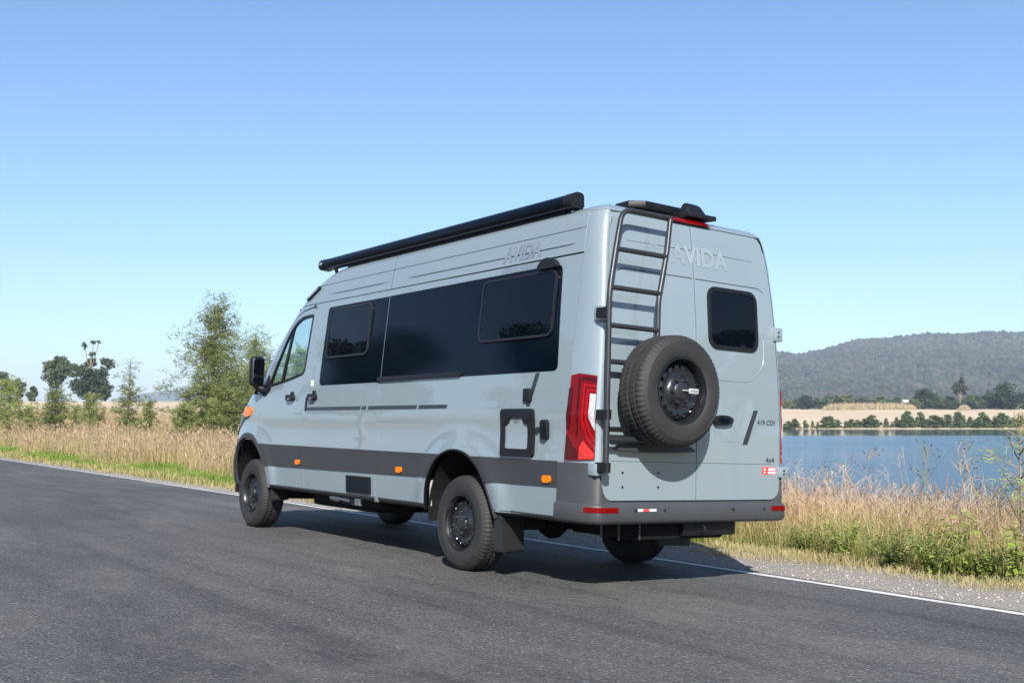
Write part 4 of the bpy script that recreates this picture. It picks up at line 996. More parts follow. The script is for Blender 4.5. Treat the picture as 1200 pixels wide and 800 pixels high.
# ---------------- wheel wells, chassis, flaps, exhaust
for s in (1, -1):
    for cx, rr in ((4.35, 0.50), (0.02, 0.50)):
        V = []; F = []; n_ = 20
        for k in range(n_ + 1):
            a = math.radians(-12 + 204 * k / n_)
            for y in (0.50, 0.975): V.append((cx + rr * math.cos(a), s * y, 0.46 + rr * math.sin(a)))
        for k in range(n_): F.append((2 * k, 2 * k + 1, 2 * k + 3, 2 * k + 2))
        b0 = len(V); V.append((cx, s * 0.5, 0.46)); 
        for k in range(n_): F.append((b0, 2 * k, 2 * k + 2))
        link('wheel_well', py_mesh('wheel_well', V, F), 'under', VAN)
    # mud flaps: upper gusset and hanging flap
    for nm, x0, x1, zt, xo in (('mud_flap', -0.40, -0.66, 0.72, 0.0), ('mud_flap', 3.90, 3.77, 0.60, 0.0)):
        big = x0 < 0
        y0, y1 = (0.70, 0.985) if big else (0.74, 0.965)
        pl = [(x0, 0.70), (x0 - 0.06, 0.52), (x0 - 0.10, 0.24), (x0 - 0.085, 0.24)] if not big else None
        V = []
        if big: front = [(-0.425, 0.62), (-0.455, 0.47), (-0.47, 0.195)]; rear = [(-0.46, 0.62), (-0.565, 0.47), (-0.62, 0.195)]
        else: front = [(3.93, 0.60), (3.89, 0.50), (3.87, 0.325)]; rear = [(3.91, 0.60), (3.84, 0.50), (3.77, 0.325)]
        for y in (y1, y0):
            for a, b in zip(front, rear):
                V.append((a[0], s * y, a[1])); V.append((b[0] if y == y1 else a[0] - 0.02, s * (y - (0.0 if y == y1 else 0)), b[1]))
        F = [(0, 1, 3, 2), (2, 3, 5, 4), (6, 8, 9, 7), (8, 10, 11, 9), (0, 2, 8, 6), (2, 4, 10, 8), (1, 7, 9, 3), (3, 9, 11, 5), (4, 5, 11, 10), (0, 6, 7, 1)]
        me = py_mesh(nm, V, F); bm = bmesh.new(); bm.from_mesh(me); bmesh.ops.recalc_face_normals(bm, faces=bm.faces); bmesh.ops.bevel(bm, geom=list(bm.edges), offset=0.012, segments=2, affect='EDGES'); bm.to_mesh(me); bm.free()
        link(nm, me, 'ground_grey', VAN); shade_auto(me, 40)
    box('chassis_rail', (-1.5, s * 0.42 - 0.04, 0.42), (4.9, s * 0.42 + 0.04, 0.56), 'under', VAN, 0.008)
box('floor_pan', (-1.56, -0.90, 0.54), (-0.52, 0.90, 0.62), 'under', VAN, 0.01)
box('floor_pan', (0.54, -0.92, 0.50), (3.82, 0.92, 0.60), 'under', VAN, 0.01)
box('floor_pan', (-0.52, -0.50, 0.56), (0.54, 0.50, 0.66), 'under', VAN, 0.01)
box('floor_pan', (3.82, -0.50, 0.50), (5.15, 0.50, 0.66), 'under', VAN, 0.01)
box('fuel_tank', (1.9, 0.05, 0.315), (3.3, 0.72, 0.50), 'under', VAN, 0.04)
box('water_tank', (0.75, -0.75, 0.33), (1.75, 0.30, 0.50), 'under', VAN, 0.04)
box('spare_tank', (1.5, 0.45, 0.385), (2.35, 0.90, 0.50), 'under', VAN, 0.03)
tk = box('rear_tank', (-1.52, -0.42, 0.36), (-0.75, 0.45, 0.54), 'under', VAN, 0.02)
box('tow_beam', (-1.57, -0.50, 0.385), (-1.47, 0.05, 0.485), 'black', VAN, 0.01)
for x in (0.0, 4.325):
    tube('axle', [(x, -0.80, 0.37), (x, -0.15, 0.36), (x, 0.15, 0.36), (x, 0.80, 0.37)], [0.05, 0.055, 0.055, 0.05], 'under', VAN, 10)
    lathe('differential', [(0.0, -0.13), (0.09, -0.11), (0.14, -0.03), (0.14, 0.03), (0.09, 0.11), (0.0, 0.13)], 'under', VAN, 16).location = (x, 0.05, 0.37)
ex = tube('exhaust_pipe', [(2.55, 0.86, 0.435), (2.25, 0.87, 0.43), (2.05, 0.87, 0.425)], 0.034, 'silver', VAN, 14)
tube('muffler_cap', [(2.08, 0.87, 0.426), (1.98, 0.87, 0.424)], 0.045, 'hubmetal', ex, 14)
box('heat_shield', (1.86, 0.82, 0.39), (1.97, 0.92, 0.485), 'silver', VAN, 0.01)
box('jack_point', (1.40, 0.945, 0.455), (1.46, 0.985, 0.53), 'silver', VAN, 0.006)
box('sunlit_arch_strip', (0.515, 0.935, 0.47), (0.545, 0.962, 0.70), 'clear', VAN, 0.012)  # added pale strip imitating the sunlit patch on the arch's front edge
for (x, y) in ((-1.52, 0.80), (-1.50, 0.62), (-1.53, 0.45)):
    tube('hanger_bolt', [(x, y, 0.50), (x, y, 0.365)], 0.008, 'hubmetal', VAN, 6)
tube('drain_hose', [(0.62, 0.70, 0.47), (0.60, 0.74, 0.42), (0.64, 0.78, 0.37)], 0.015, 'under', VAN, 8)
tube('tow_eye', [(-1.60, -0.10, 0.47), (-1.64, -0.10, 0.45), (-1.64, -0.10, 0.43), (-1.60, -0.10, 0.425)], 0.008, 'hubmetal', VAN, 6)

# ---------------- cab: bulkhead, seats, dash, front end
box('bulkhead', (2.60, -0.90, 0.60), (2.64, 0.90, 2.40), 'cab', VAN, 0)
box('cab_floor', (2.6, -0.88, 0.58), (4.3, 0.88, 0.64), 'cab', VAN, 0)
box('dashboard', (3.95, -0.86, 1.05), (4.45, 0.86, 1.50), 'cab', VAN, 0.06)
box('headlining', (2.6, -0.86, 2.38), (3.55, 0.86, 2.405), 'cab', VAN, 0)
for s in (1, -1):
    st = box('cab_seat', (2.95, s * 0.45 - 0.26, 0.95), (3.50, s * 0.45 + 0.26, 1.12), 'cab', VAN, 0.05)
    bm = bmesh.new(); bevel_box(bm, (2.80, s * 0.45 - 0.25, 1.05), (2.96, s * 0.45 + 0.25, 1.72), 0.05)
    me = bpy.data.meshes.new('seat_back'); bm.to_mesh(me); bm.free(); link('seat_back', me, 'cab', st, True)
    bm = bmesh.new(); bevel_box(bm, (2.80, s * 0.45 - 0.13, 1.74), (2.90, s * 0.45 + 0.13, 1.96), 0.04)
    me = bpy.data.meshes.new('head_rest'); bm.to_mesh(me); bm.free(); link('head_rest', me, 'cab', st, True)
def front_loft(name, z0, z1, n, m, offset=0.0, t0=0.0, parent=VAN):
    V = []; F = []; k = 33
    for z in np.linspace(z0, z1, n):
        f = _F(z); L = _L(z); w = _W(z)
        for i in range(k):
            q = -1 + 2 * i / (k - 1); th = q * math.pi / 2 * (1 - t0)
            cy, cx = math.sin(th), math.cos(th)
            y = w * math.copysign(abs(cy) ** (2 / 3.4), cy); x = f - L + L * cx ** (2 / 3.4)
            V.append((x + offset, y, z))
    for i in range(n - 1):
        for j in range(k - 1): F.append((i * k + j, i * k + j + 1, (i + 1) * k + j + 1, (i + 1) * k + j))
    me = py_mesh(name, V, F); bm = bmesh.new(); bm.from_mesh(me); bmesh.ops.recalc_face_normals(bm, faces=bm.faces); bm.to_mesh(me); bm.free()
    return link(name, me, m, parent, True)
front_loft('windscreen', 1.57, 2.36, 14, 'glass', 0, 0.30)
front_loft('roof_brow', 2.36, 2.418, 3, 'paint', 0.0, 0.16)
front_loft('bonnet', 0.98, 1.57, 14, 'paint', 0.0, 0.30)
fb = front_loft('front_bumper', 0.42, 0.975, 8, 'bumper', 0.012, 0.17)
box('front_grille', (5.24, -0.45, 0.92), (5.345, 0.45, 1.16), 'black', VAN, 0.03)

# ================================================================== vegetation
def blades_mesh(name, P, H, Wd, tint0, tint1, lean=0.35, heads=0.0, head_tint=None, head_len=0.16, head_w=0.012, droop=0.0):
    """grass: P (n,3) roots, H heights, Wd widths, tints (n,3) at root and tip -> one mesh of curved blades (and seed heads)"""
    n = len(P); az = rng.uniform(0, 2 * math.pi, n); face = rng.uniform(0, 2 * math.pi, n); ln = np.abs(rng.normal(0, lean, n)) * H
    d = np.stack([np.cos(az), np.sin(az), np.zeros(n)], 1); f = np.stack([np.cos(face), np.sin(face), np.zeros(n)], 1); up = np.array([0, 0, 1.0])
    Wc = Wd[:, None]; Hc = H[:, None]; L = ln[:, None]
    mid = P + up * Hc * 0.55 + d * L * 0.30; tip = P + up * (Hc * (1 - droop * rng.random((n, 1)))) + d * L
    V = np.stack([P - f * Wc * .5, P + f * Wc * .5, mid + f * Wc * .42, mid - f * Wc * .42, tip], 1).reshape(-1, 3)
    b = (np.arange(n) * 5)[:, None]
    F = np.concatenate([b + np.array([[0, 1, 2]]), b + np.array([[0, 2, 3]]), b + np.array([[3, 2, 4]])])
    T = np.stack([tint0, tint0, (tint0 + tint1) / 2, (tint0 + tint1) / 2, tint1], 1).reshape(-1, 3)
    if heads > 0:
        k = np.where(rng.random(n) < heads)[0]; m = len(k); tp = tip[k]; dd = (tip - mid)[k]; dd /= np.linalg.norm(dd, axis=1)[:, None] + 1e-9
        hl = head_len * rng.uniform(.6, 1.3, (m, 1)); hw = (head_w * rng.uniform(.7, 1.4, m) * (Wd[k] / 0.006))[:, None]; ff = f[k]; f2 = np.cross(dd, ff)
        a0 = tp - dd * hl * .35; a1 = tp + dd * hl * .65; c = tp + dd * hl * .05
        V2 = np.stack([a0, c + ff * hw, a1, c - ff * hw, c + f2 * hw, c - f2 * hw], 1).reshape(-1, 3); b2 = (np.arange(m) * 6 + len(V))[:, None]
        F2 = np.concatenate([b2 + np.array([[0, 1, 2]]), b2 + np.array([[0, 2, 3]]), b2 + np.array([[0, 4, 2]]), b2 + np.array([[0, 2, 5]])])
        T2 = np.repeat(head_tint[k], 6, 0); V = np.concatenate([V, V2]); F = np.concatenate([F, F2]); T = np.concatenate([T, T2])
    return np_mesh(name, V, F, T)
def pick(cols, n, jit=0.18):
    c = np.array(cols)[rng.integers(0, len(cols), n)]; return c * rng.uniform(1 - jit, 1 + jit, (n, 1))
gz = np.vectorize(ground_z)
GRASS = leaf_mat('grass_blade', 0.35, 0.7); LEAF = leaf_mat('green_leaf', 0.3, 0.5); NEEDLE = leaf_mat('needle_foliage', 0.42, 0.6); FAR = leaf_mat('distant_leaf', 0.15, 0.8)
BARK = mat('bark', (0.16, 0.13, 0.10), 0.9, var=0.35, vscale=8, bump=0.6, bscale=30)
PALEBARK = mat('pale_bark', (0.34, 0.31, 0.27), 0.85, var=0.3, vscale=5, bump=0.4, bscale=20)
def clump(x, y, s, seed):   # cheap clumpiness field 0..1
    return np.array([0.5 + 0.5 * noise.noise(Vector((a * s, b * s, seed))) for a, b in zip(x, y)])

def dist(x, y): return np.hypot(x - CAM.x, y - CAM.y)
# --- tall dry grass beyond the shoulder up the road (left)
n = 150000
r_ = 16 + 110 * rng.random(n) ** 1.9; a_ = np.radians(rng.uniform(-30, -5.5, n)); x = CAM.x + r_ * np.cos(a_); y = CAM.y + r_ * np.sin(a_)
k = (y < -4.0 - 0.5 * np.sin(x * 0.6) - 0.4 * rng.random(n)) & (y > -26); x, y = x[k], y[k]; n = len(x); z = gz(x, y); D = dist(x, y)
cl = clump(x, y, 0.45, 3.0); c2 = clump(x, y, 0.16, 9.0)
H = (0.45 + 0.95 * cl) * rng.uniform(0.55, 1.15, n); front = np.clip((-y - 4.0) / 1.2, 0, 1); H *= 0.45 + 0.55 * front
t1 = pick([(0.36, 0.265, 0.165), (0.43, 0.335, 0.22), (0.29, 0.20, 0.15), (0.34, 0.245, 0.19), (0.48, 0.40, 0.28), (0.25, 0.25, 0.10)], n)
t0 = pick([(0.34, 0.29, 0.12), (0.22, 0.22, 0.07), (0.40, 0.32, 0.16)], n)
pink = (c2 > 0.52)[:, None]; t1 = np.where(pink, t1 * np.array([0.95, 0.86, 0.88]), t1)
ht = pick([(0.44, 0.31, 0.21), (0.52, 0.40, 0.27), (0.38, 0.27, 0.20)], n)
me = blades_mesh('tall_dry_grass', np.stack([x, y, z], 1), H, 0.0025 + 0.00026 * D, t0, t1, 0.32, 0.30, ht, 0.14, 0.0055)
tag(link('tall_dry_grass', me, GRASS), 'tall straw coloured seeding grass along the verge ahead of the van', 'grass', kind='stuff')
# --- short green turf strip in front of it
n = 60000
x = 8 + 75 * rng.random(n) ** 1.6; y = -1.75 - 2.9 * rng.random(n); c2 = clump(x, y * 2.0, 0.30, 5.0)
w = np.exp(-((y + 3.35) / 0.8) ** 2); keep = rng.random(n) < np.clip(w * (0.25 + 1.3 * np.clip((c2 - 0.35) * 3, 0, 1)) + 0.16, 0, 1)
x, y, c2 = x[keep], y[keep], c2[keep]; n = len(x); D = dist(x, y)
H = rng.uniform(0.05, 0.17, n) * (0.5 + c2); g = (rng.random(n) < np.clip((c2 - 0.36) * 5, 0.08, 0.95))[:, None] & (y < -2.5)[:, None]
t1 = np.where(g, pick([(0.15, 0.24, 0.035), (0.20, 0.29, 0.05), (0.11, 0.19, 0.03)], n), pick([(0.42, 0.35, 0.17), (0.36, 0.31, 0.13), (0.28, 0.27, 0.09)], n))
me = blades_mesh('short_turf', np.stack([x, y, gz(x, y)], 1), H, 0.006 + 0.0004 * D, t1 * 0.8, t1, 0.6)
tag(link('short_turf', me, GRASS), 'low bright green turf strip at the foot of the dry grass', 'grass', kind='stuff')
# --- mixed bank grass right of the van down to the water
def bank(name, n, x0, x1, y0, y1, hmin, hmax, tips, roots, label, lean, heads, htint, wd=0.0032, cs=0.8, thr=0.0, seed=1.0, edge=0.5):
    x = rng.uniform(x0, x1, n); y = y0 - (y0 - y1) * rng.random(n) ** 1.35; c = clump(x, y, cs, seed)
    k = (c > thr) & (y < y0 - edge * (0.5 + 0.5 * np.sin(x * 1.9 + seed)) * rng.random(n)); x, y, c = x[k], y[k], c[k]; n = len(x); D = dist(x, y)
    H = (hmin + (hmax - hmin) * c) * rng.uniform(0.55, 1.15, n); H *= 0.55 + 0.45 * np.clip((y0 - y) / 1.0, 0, 1)
    me = blades_mesh(name, np.stack([x, y, gz(x, y)], 1), H, wd * rng.uniform(.7, 1.4, n) + 0.00016 * D, pick(roots, n), pick(tips, n), lean, heads, pick(htint, n), 0.11, 0.0045)
    tag(link(name, me, GRASS), label, 'grass', kind='stuff')
TAN = [(0.50, 0.36, 0.19), (0.58, 0.44, 0.26), (0.44, 0.28, 0.16), (0.40, 0.26, 0.17), (0.62, 0.52, 0.34)]
bank('bank_dry_grass', 80000, -9, 16, -3.6, -11.5, 0.55, 1.0, TAN, [(0.30, 0.26, 0.11), (0.38, 0.29, 0.14)], 'tangled tan grass on the lake bank behind the gravel shoulder', 0.5, 0.35, [(0.45, 0.30, 0.20), (0.36, 0.22, 0.16)], seed=2.0, thr=0.30)
bank('bank_green_grass', 90000, -9, 16, -3.3, -8.0, 0.30, 0.68, [(0.24, 0.28, 0.07), (0.34, 0.34, 0.11), (0.17, 0.24, 0.05), (0.42, 0.38, 0.15), (0.50, 0.43, 0.20)], [(0.12, 0.16, 0.03), (0.20, 0.20, 0.06)], 'yellow green grass crowding the front of the lake bank', 0.5, 0.12, [(0.42, 0.36, 0.16)], seed=6.0, thr=0.22)
bank('shoulder_stubble', 36000, -9, 12, -2.25, -4.2, 0.03, 0.15, [(0.46, 0.38, 0.20), (0.36, 0.34, 0.13), (0.52, 0.44, 0.26)], [(0.34, 0.29, 0.15)], 'short dry stubble between gravel and tall grass', 0.9, 0.0, [(0.4, 0.3, 0.2)], wd=0.004, cs=0.9, thr=0.36, seed=4.0, edge=0.9)
# --- leafy weeds: stems with alternate leaves
def leafy_mesh(name, stems, h, spread, leaf, nleaf, greens, seed=0):
    rs = random.Random(seed); V = []; F = []; T = []
    for s in range(stems):
        a = rs.uniform(0, 6.283); l = rs.uniform(.6, 1.0) * h; lean = spread * rs.uniform(.2, 1)
        for k in range(nleaf):
            t = (k + rs.random()) / nleaf; c = Vector((math.cos(a) * lean * t, math.sin(a) * lean * t, l * t * (1 - 0.15 * t)))
            b = rs.uniform(0, 6.283); dr = Vector((math.cos(b), math.sin(b), rs.uniform(-.3, .7))).normalized(); sd_ = dr.cross(Vector((0, 0, 1))).normalized(); sd_ = (sd_ + Vector((0, 0, rs.uniform(-.4, .4)))).normalized()
            L = leaf * rs.uniform(.6, 1.3) * (1.15 - 0.5 * t); w = L * rs.uniform(.22, .34); i = len(V)
            V += [c, c + dr * L * .5 + sd_ * w, c + dr * L - Vector((0, 0, L * .2)), c + dr * L * .5 - sd_ * w]; F.append((i, i + 1, i + 2, i + 3))
            g = Vector(rs.choice(greens)) * rs.uniform(.75, 1.25); T += [g] * 4
    return np_mesh(name, np.array([v[:] for v in V]), np.array(F), np.array([t[:] for t in T]))
def stems_mesh(name, stems, h, spread, rad, seed=0, tw=0.1):
    rs = random.Random(seed); V = []; F = []
    for s in range(stems):
        a = rs.uniform(0, 6.283); l = rs.uniform(.6, 1.0) * h; lean = spread * rs.uniform(.2, 1); pts = []
        for k in range(5):
            t = k / 4; pts.append((math.cos(a) * lean * t + tw * rs.uniform(-.2, .2) * t, math.sin(a) * lean * t + tw * rs.uniform(-.2, .2) * t, l * t * (1 - .15 * t)))
        tube_data(pts, [rad * (1 - .18 * k) for k in range(5)], 4, V, F)
    return py_mesh(name, V, F)
G1 = [(0.16, 0.23, 0.045), (0.21, 0.28, 0.06), (0.13, 0.18, 0.035)]; G2 = [(0.25, 0.33, 0.06), (0.30, 0.36, 0.09), (0.18, 0.26, 0.05)]; G3 = [(0.11, 0.15, 0.04), (0.15, 0.19, 0.05)]
wv = [leafy_mesh('leaves', 18, 0.42, 0.30, 0.05, 26, G1, 1), leafy_mesh('leaves', 16, 0.50, 0.22, 0.055, 26, G2, 2), leafy_mesh('leaves', 20, 0.38, 0.38, 0.045, 26, G3, 3), leafy_mesh('leaves', 9, 0.62, 0.16, 0.11, 10, G2, 4)]
wst = [stems_mesh('stems', 16, 0.42, 0.30, 0.005, 1), stems_mesh('stems', 14, 0.5, 0.22, 0.005, 2), stems_mesh('stems', 20, .38, .38, .004, 3), stems_mesh('stems', 9, .62, .16, .007, 4)]
STEM = mat('green_stem', (0.16, 0.18, 0.06), 0.7); DRYSTEM = mat('dry_stem', (0.23, 0.16, 0.10), 0.85, var=0.3); PALESTEM = mat('pale_dry_stem', (0.34, 0.275, 0.20), 0.85)
wmat_done = set()
def weed(kind, x, y, sc, label=None, group=None, rz=0.0):
    e = empty('leafy_weed', (x, y, ground_z(x, y)), rz); e.scale = (sc, sc, sc)
    for nm, me, m in (('leaves', wv[kind], LEAF), ('stems', wst[kind], STEM)):
        if me.name not in wmat_done: me.materials.append(m); wmat_done.add(me.name)
        o = bpy.data.objects.new(nm, me); COL.objects.link(o); o.parent = e
    tag(e, label, 'weed', group); return e
def ground_at(px, v):   # point of the ground in the direction of photo column px at depth v
    return xy_of((px - 600) / 1273.5 * v, v)
wl_ = [(1088, 9.9, 0, 1.25, 'dark green bushy weed in the middle of the bank grass'), (1120, 10.2, 3, 1.15, 'broad leaved light green weed beside the dark bushy weed'), (985, 11.0, 1, 1.15, 'bright yellow green weed nearest the van bumper on the bank'), (945, 11.6, 0, 1.0, 'low green weed close behind the van tail light'), (1185, 9.4, 3, 1.0, 'pale broad leaved weed at the right end of the bank'), (1040, 10.3, 2, 1.2, 'deep green spreading weed at the edge of the stubble'), (1150, 9.7, 1, 0.9, 'small yellow green weed among dry stalks right of the bushy weeds')]
for px, v, kd, sc, lb in wl_:
    x, y = ground_at(px, v); weed(kd, x, y, sc, lb, 'leafy weeds on the bank', px * .7)
for i in range(46):
    px = random.uniform(835, 1235); v = random.uniform(9.6, 13.5) + (1050 - px) * 0.0035; x, y = ground_at(px, v)
    if y > -3.55: continue
    weed(random.choice([0, 0, 1, 2, 2, 1]), x, y, random.uniform(.55, 1.05), 'small leafy weed half hidden among the bank grass', 'small weeds in the bank grass', random.uniform(0, 6))
# --- tall weed stalks standing above the grass against the water
def stalk_mesh(seed, h, arch, twigs):
    rs = random.Random(seed); V = []; F = []; a = rs.uniform(0, 6.283); pts = []
    for k in range(9):
        t = k / 8; pts.append(Vector((math.cos(a) * arch * h * t ** 1.7 + rs.uniform(-.012, .012), math.sin(a) * arch * h * t ** 1.7 + rs.uniform(-.012, .012), h * (t - 0.25 * arch * t * t))))
    tube_data(pts, [0.0045 * (1 - 0.085 * k) for k in range(9)], 5, V, F)
    for q in range(twigs):
        t = rs.uniform(.35, .98); i = min(7, int(t * 8)); p = pts[i].lerp(pts[i + 1], t * 8 - i); b = rs.uniform(0, 6.283); L = rs.uniform(.08, .26) * (1.2 - t * .5)
        d = Vector((math.cos(b), math.sin(b), rs.uniform(.4, 1.4))).normalized(); m = p + d * L * .6 + Vector((0, 0, .02)); e = p + d * L + Vector((rs.uniform(-.03, .03), rs.uniform(-.03, .03), .01))
        tube_data([p, m, e], [0.0025, 0.002, 0.0015], 4, V, F)
        for w in range(3):
            c = p.lerp(e, rs.uniform(.6, 1.05)); s_ = rs.uniform(.004, .009); j = len(V)
            V += [c + Vector((s_, 0, 0)), c + Vector((0, s_, s_)), c + Vector((-s_, 0, .3 * s_)), c + Vector((0, -s_, -s_))]; F += [(j, j + 1, j + 2), (j, j + 2, j + 3)]
    return py_mesh('stalk', V, F)
stalks = [(1050, 11.0, 1.42, .55, 3, DRYSTEM, 'long dark arching stalk leaning right over the water'), (1012, 12.0, 1.25, .12, 10, DRYSTEM, 'upright brown stalk in front of the lake'), (1076, 10.6, 1.22, .06, 16, STEM, 'green topped stalk beside the arching dark stalk'), (1093, 11.0, 1.25, .10, 14, DRYSTEM, 'twiggy brown stalk near the green topped stalk'), (1108, 11.6, 1.45, .45, 6, DRYSTEM, 'dark stalk leaning left across the pale stalks'), (1132, 11.0, 1.40, .2, 12, PALESTEM, 'pale bleached stalk tallest among its neighbours'), (1145, 10.7, 1.32, .35, 8, PALESTEM, 'pale curved stalk bending right near the sapling'), (965, 12.8, 1.15, .15, 14, DRYSTEM, 'wispy stalk nearest to the van on the bank'), (940, 13.2, 1.10, .2, 14, PALESTEM, 'faint pale stalk just right of the van bumper'), (1160, 11.2, 1.35, .25, 12, DRYSTEM, 'brown stalk left of the yellow green sapling')]
for i, (px, v, h, ar, tw, m, lb) in enumerate(stalks):
    x, y = ground_at(px, v); o = link('weed_stalk', stalk_mesh(40 + i, h, ar, tw), m); o.location = (x, y, ground_z(x, y)); tag(o, lb, 'weed', 'weed stalks above the bank grass')
V = []; F = []
smesh = [stalk_mesh(100 + i, random.uniform(.85, 1.15), random.uniform(.05, .4), random.randint(6, 14)) for i in range(6)]
for i in range(110):
    px = random.uniform(900, 1230); v = random.uniform(10.8, 16) + (1050 - px) * .003; x, y = ground_at(px, v); s_ = random.uniform(.75, 1.1)
    mt = Matrix.Translation((x, y, ground_z(x, y))) @ Matrix.Rotation(random.uniform(0, 6), 4, 'Z') @ Matrix.Scale(s_, 4); me = smesh[i % 6]; b0 = len(V)
    V += [mt @ q.co for q in me.vertices]; F += [tuple(b0 + k for k in f.vertices) for f in me.polygons]
tag(link('dry_stalks', py_mesh('dry_stalks', V, F), PALESTEM), 'mass of thin dry stalks above the bank grass against the lake', 'weeds', kind='stuff')

# --- trees and shrubs -----------------------------------------------------
def strands(C, N, length, width, cols, updown, rs):
    """needle tufts: N thin quads round each centre list entry"""
    n = len(C); d = rs.normal(0, 1, (n, 3)); d[:, 2] = d[:, 2] * .5 + updown; d /= np.linalg.norm(d, axis=1)[:, None]
    s = np.cross(d, rs.normal(0, 1, (n, 3))); s /= np.linalg.norm(s, axis=1)[:, None] + 1e-9; L = (length * rs.uniform(.5, 1.3, n))[:, None]; w = (width * rs.uniform(.7, 1.4, n))[:, None]
    m = C + d * L * .55; e = m + (d * .45 + np.array([0, 0, -.22])) * L
    V = np.stack([C - s * w, C + s * w, m + s * w, m - s * w, e], 1).reshape(-1, 3); b = (np.arange(n) * 5)[:, None]
    F = np.concatenate([b + np.array([[0, 1, 2]]), b + np.array([[0, 2, 3]]), b + np.array([[3, 2, 4]])])
    T = np.repeat(cols, 5, 0); return V, F, T
def casuarina(name, x, y, h, rad, n, label, cat='tree', seed=1, sparse=0.0, group=None, cone=1.0, tip=0.35, tone=1.0, width=0.011, slen=1.0):
    rs = np.random.default_rng(seed); e = empty(name, (x, y, ground_z(x, y) - 0.03)); tag(e, label, cat, group)
    V = []; F = []; lean = rs.normal(0, .02 * h, 2); tp = [Vector((lean[0] * t * t, lean[1] * t * t, h * t)) for t in np.linspace(0, 1, 9)]
    tube_data(tp, [max(0.008, 0.017 * h * (1 - .93 * k / 8)) for k in range(9)], 7, V, F); C = []; W = []
    nb = int(26 + 7 * h)
    for i in range(nb):
        t = 0.05 + 0.93 * (i + rs.random()) / nb; p = Vector((lean[0] * t * t, lean[1] * t * t, h * t)); a = i * 2.4 + rs.uniform(-.6, .6)
        R = rad * (max(0.05, 1 - t) ** (0.75 * cone)) * (0.55 + 0.45 * min(1, t / .22)) * rs.uniform(.45, 1.35) + 0.04 * h * tip
        rise = R * rs.uniform(.45, 1.15); q = [p + Vector((math.cos(a) * R * s_ , math.sin(a) * R * s_, rise * s_ ** 1.4)) for s_ in (0, .35, .7, 1)]
        tube_data(q, [0.0045 * h * (1 - t) + .006, .0035 * h * (1 - t) + .005, .005, .003], 4, V, F, False)
        m = max(6, int(n / nb * (R / rad + .25)))
        s_ = rs.random(m) ** .75; base = np.array([q[0][:]]) + s_[:, None] * np.array([[math.cos(a) * R, math.sin(a) * R, 0]]) + np.stack([0 * s_, 0 * s_, rise * s_ ** 1.4], 1)
        kt = max(2, m // 14); ti = rs.integers(0, kt, m); tc = base[rs.integers(0, m, kt)] + rs.normal(0, .10 * rad + .03, (kt, 3))
        C.append(tc[ti] + rs.normal(0, .035 * rad + .02, (m, 3))); W.append(rs.uniform(.6, 1.3, kt)[ti])
    C = np.concatenate(C); W = np.concatenate(W); k = rs.random(len(C)) > sparse * np.clip(C[:, 2] / h, 0, 1) ** 1.5; C, W = C[k], W[k]
    base = np.array([(0.18, 0.235, 0.07), (0.24, 0.285, 0.085), (0.30, 0.315, 0.10), (0.15, 0.20, 0.08)])[rs.integers(0, 4, len(C))] * W[:, None] * rs.uniform(.8, 1.2, (len(C), 1)) * tone
    Vn, Fn, Tn = strands(C, 1, (0.030 * h + .085) * slen, width, base, .35, rs)
    tr = link('trunk', py_mesh('trunk', V, F), BARK, e); link('crown', np_mesh('crown', Vn, Fn, Tn), NEEDLE, e); return e
def P_(px, v): return ground_at(px, v)
CAS = [('she_oak', 248, 48, 6.55, 2.15, 11000, 'tallest feathery she-oak left of the van bonnet', 'tree', 5, .5), ('she_oak', 303, 55, 5.6, 2.1, 8500, 'second she-oak rising behind the wing mirror', 'tree', 6, .5), ('she_oak', 352, 60, 5.0, 2.2, 8000, 'she-oak seen through the cab windows', 'tree', 7, .1), ('she_oak', 268, 44, 2.9, 1.8, 6500, 'low dense she-oak at the foot of the tallest one', 'tree', 8, .0),
       ('bushy_shrub', 216, 46, 2.3, 1.2, 4500, 'bushy green shrub left of the tallest she-oak', 'shrub', 9, .0), ('bushy_shrub', 12, 58, 3.9, 1.7, 6000, 'tall olive shrub at the left edge of the picture', 'shrub', 10, .2), ('bushy_shrub', 66, 60, 3.3, 1.6, 7000, 'wide yellow green shrub below the left gum tree', 'shrub', 11, .05), ('bushy_shrub', 108, 60, 3.0, 1.2, 4500, 'shrub in front of the dark gum tree', 'shrub', 12, .1), ('bushy_shrub', 34, 62, 2.2, 1.2, 3500, 'low shrub between the left edge shrub and the wide one', 'shrub', 13, 0),
       ('she_oak', 151, 52, 4.3, .95, 2600, 'thin sapling with bare wiry top', 'tree', 14, .93), ('bushy_shrub', 174, 50, 2.6, .8, 3000, 'small pointed shrub right of the wiry sapling', 'shrub', 15, .1), ('bushy_shrub', 89, 64, 2.3, 1.1, 2800, 'low shrub between the two gum trees', 'shrub', 18, .1)]
for nm, px, v, h, r, n, lb, ct, sd_, sp_ in CAS:
    x, y = P_(px, v); r *= 1.0 if h > 3.95 else .72; h *= 1.0 if h > 3.95 else .86; n = int(n * (1 if h > 3.8 else .6)); n = int(n * (2.4 if h > 3.95 else 2.0)); casuarina(nm, x, y, h, r, n, lb, ct, sd_, sp_, 'shrubs and saplings beyond the dry grass', 1.0 if h > 4 else .7, tone=1.0 + .25 * math.sin(sd_ * 2.1))
# yellow green sapling at the right edge of the bank
x, y = P_(1192, 10.6); casuarina('sapling', x, y, 1.62, .40, 1700, 'yellow green feathery sapling at the right edge of the bank', 'sapling', 31, .35, None, .6, .5, 1.45, 0.0024, 0.6)

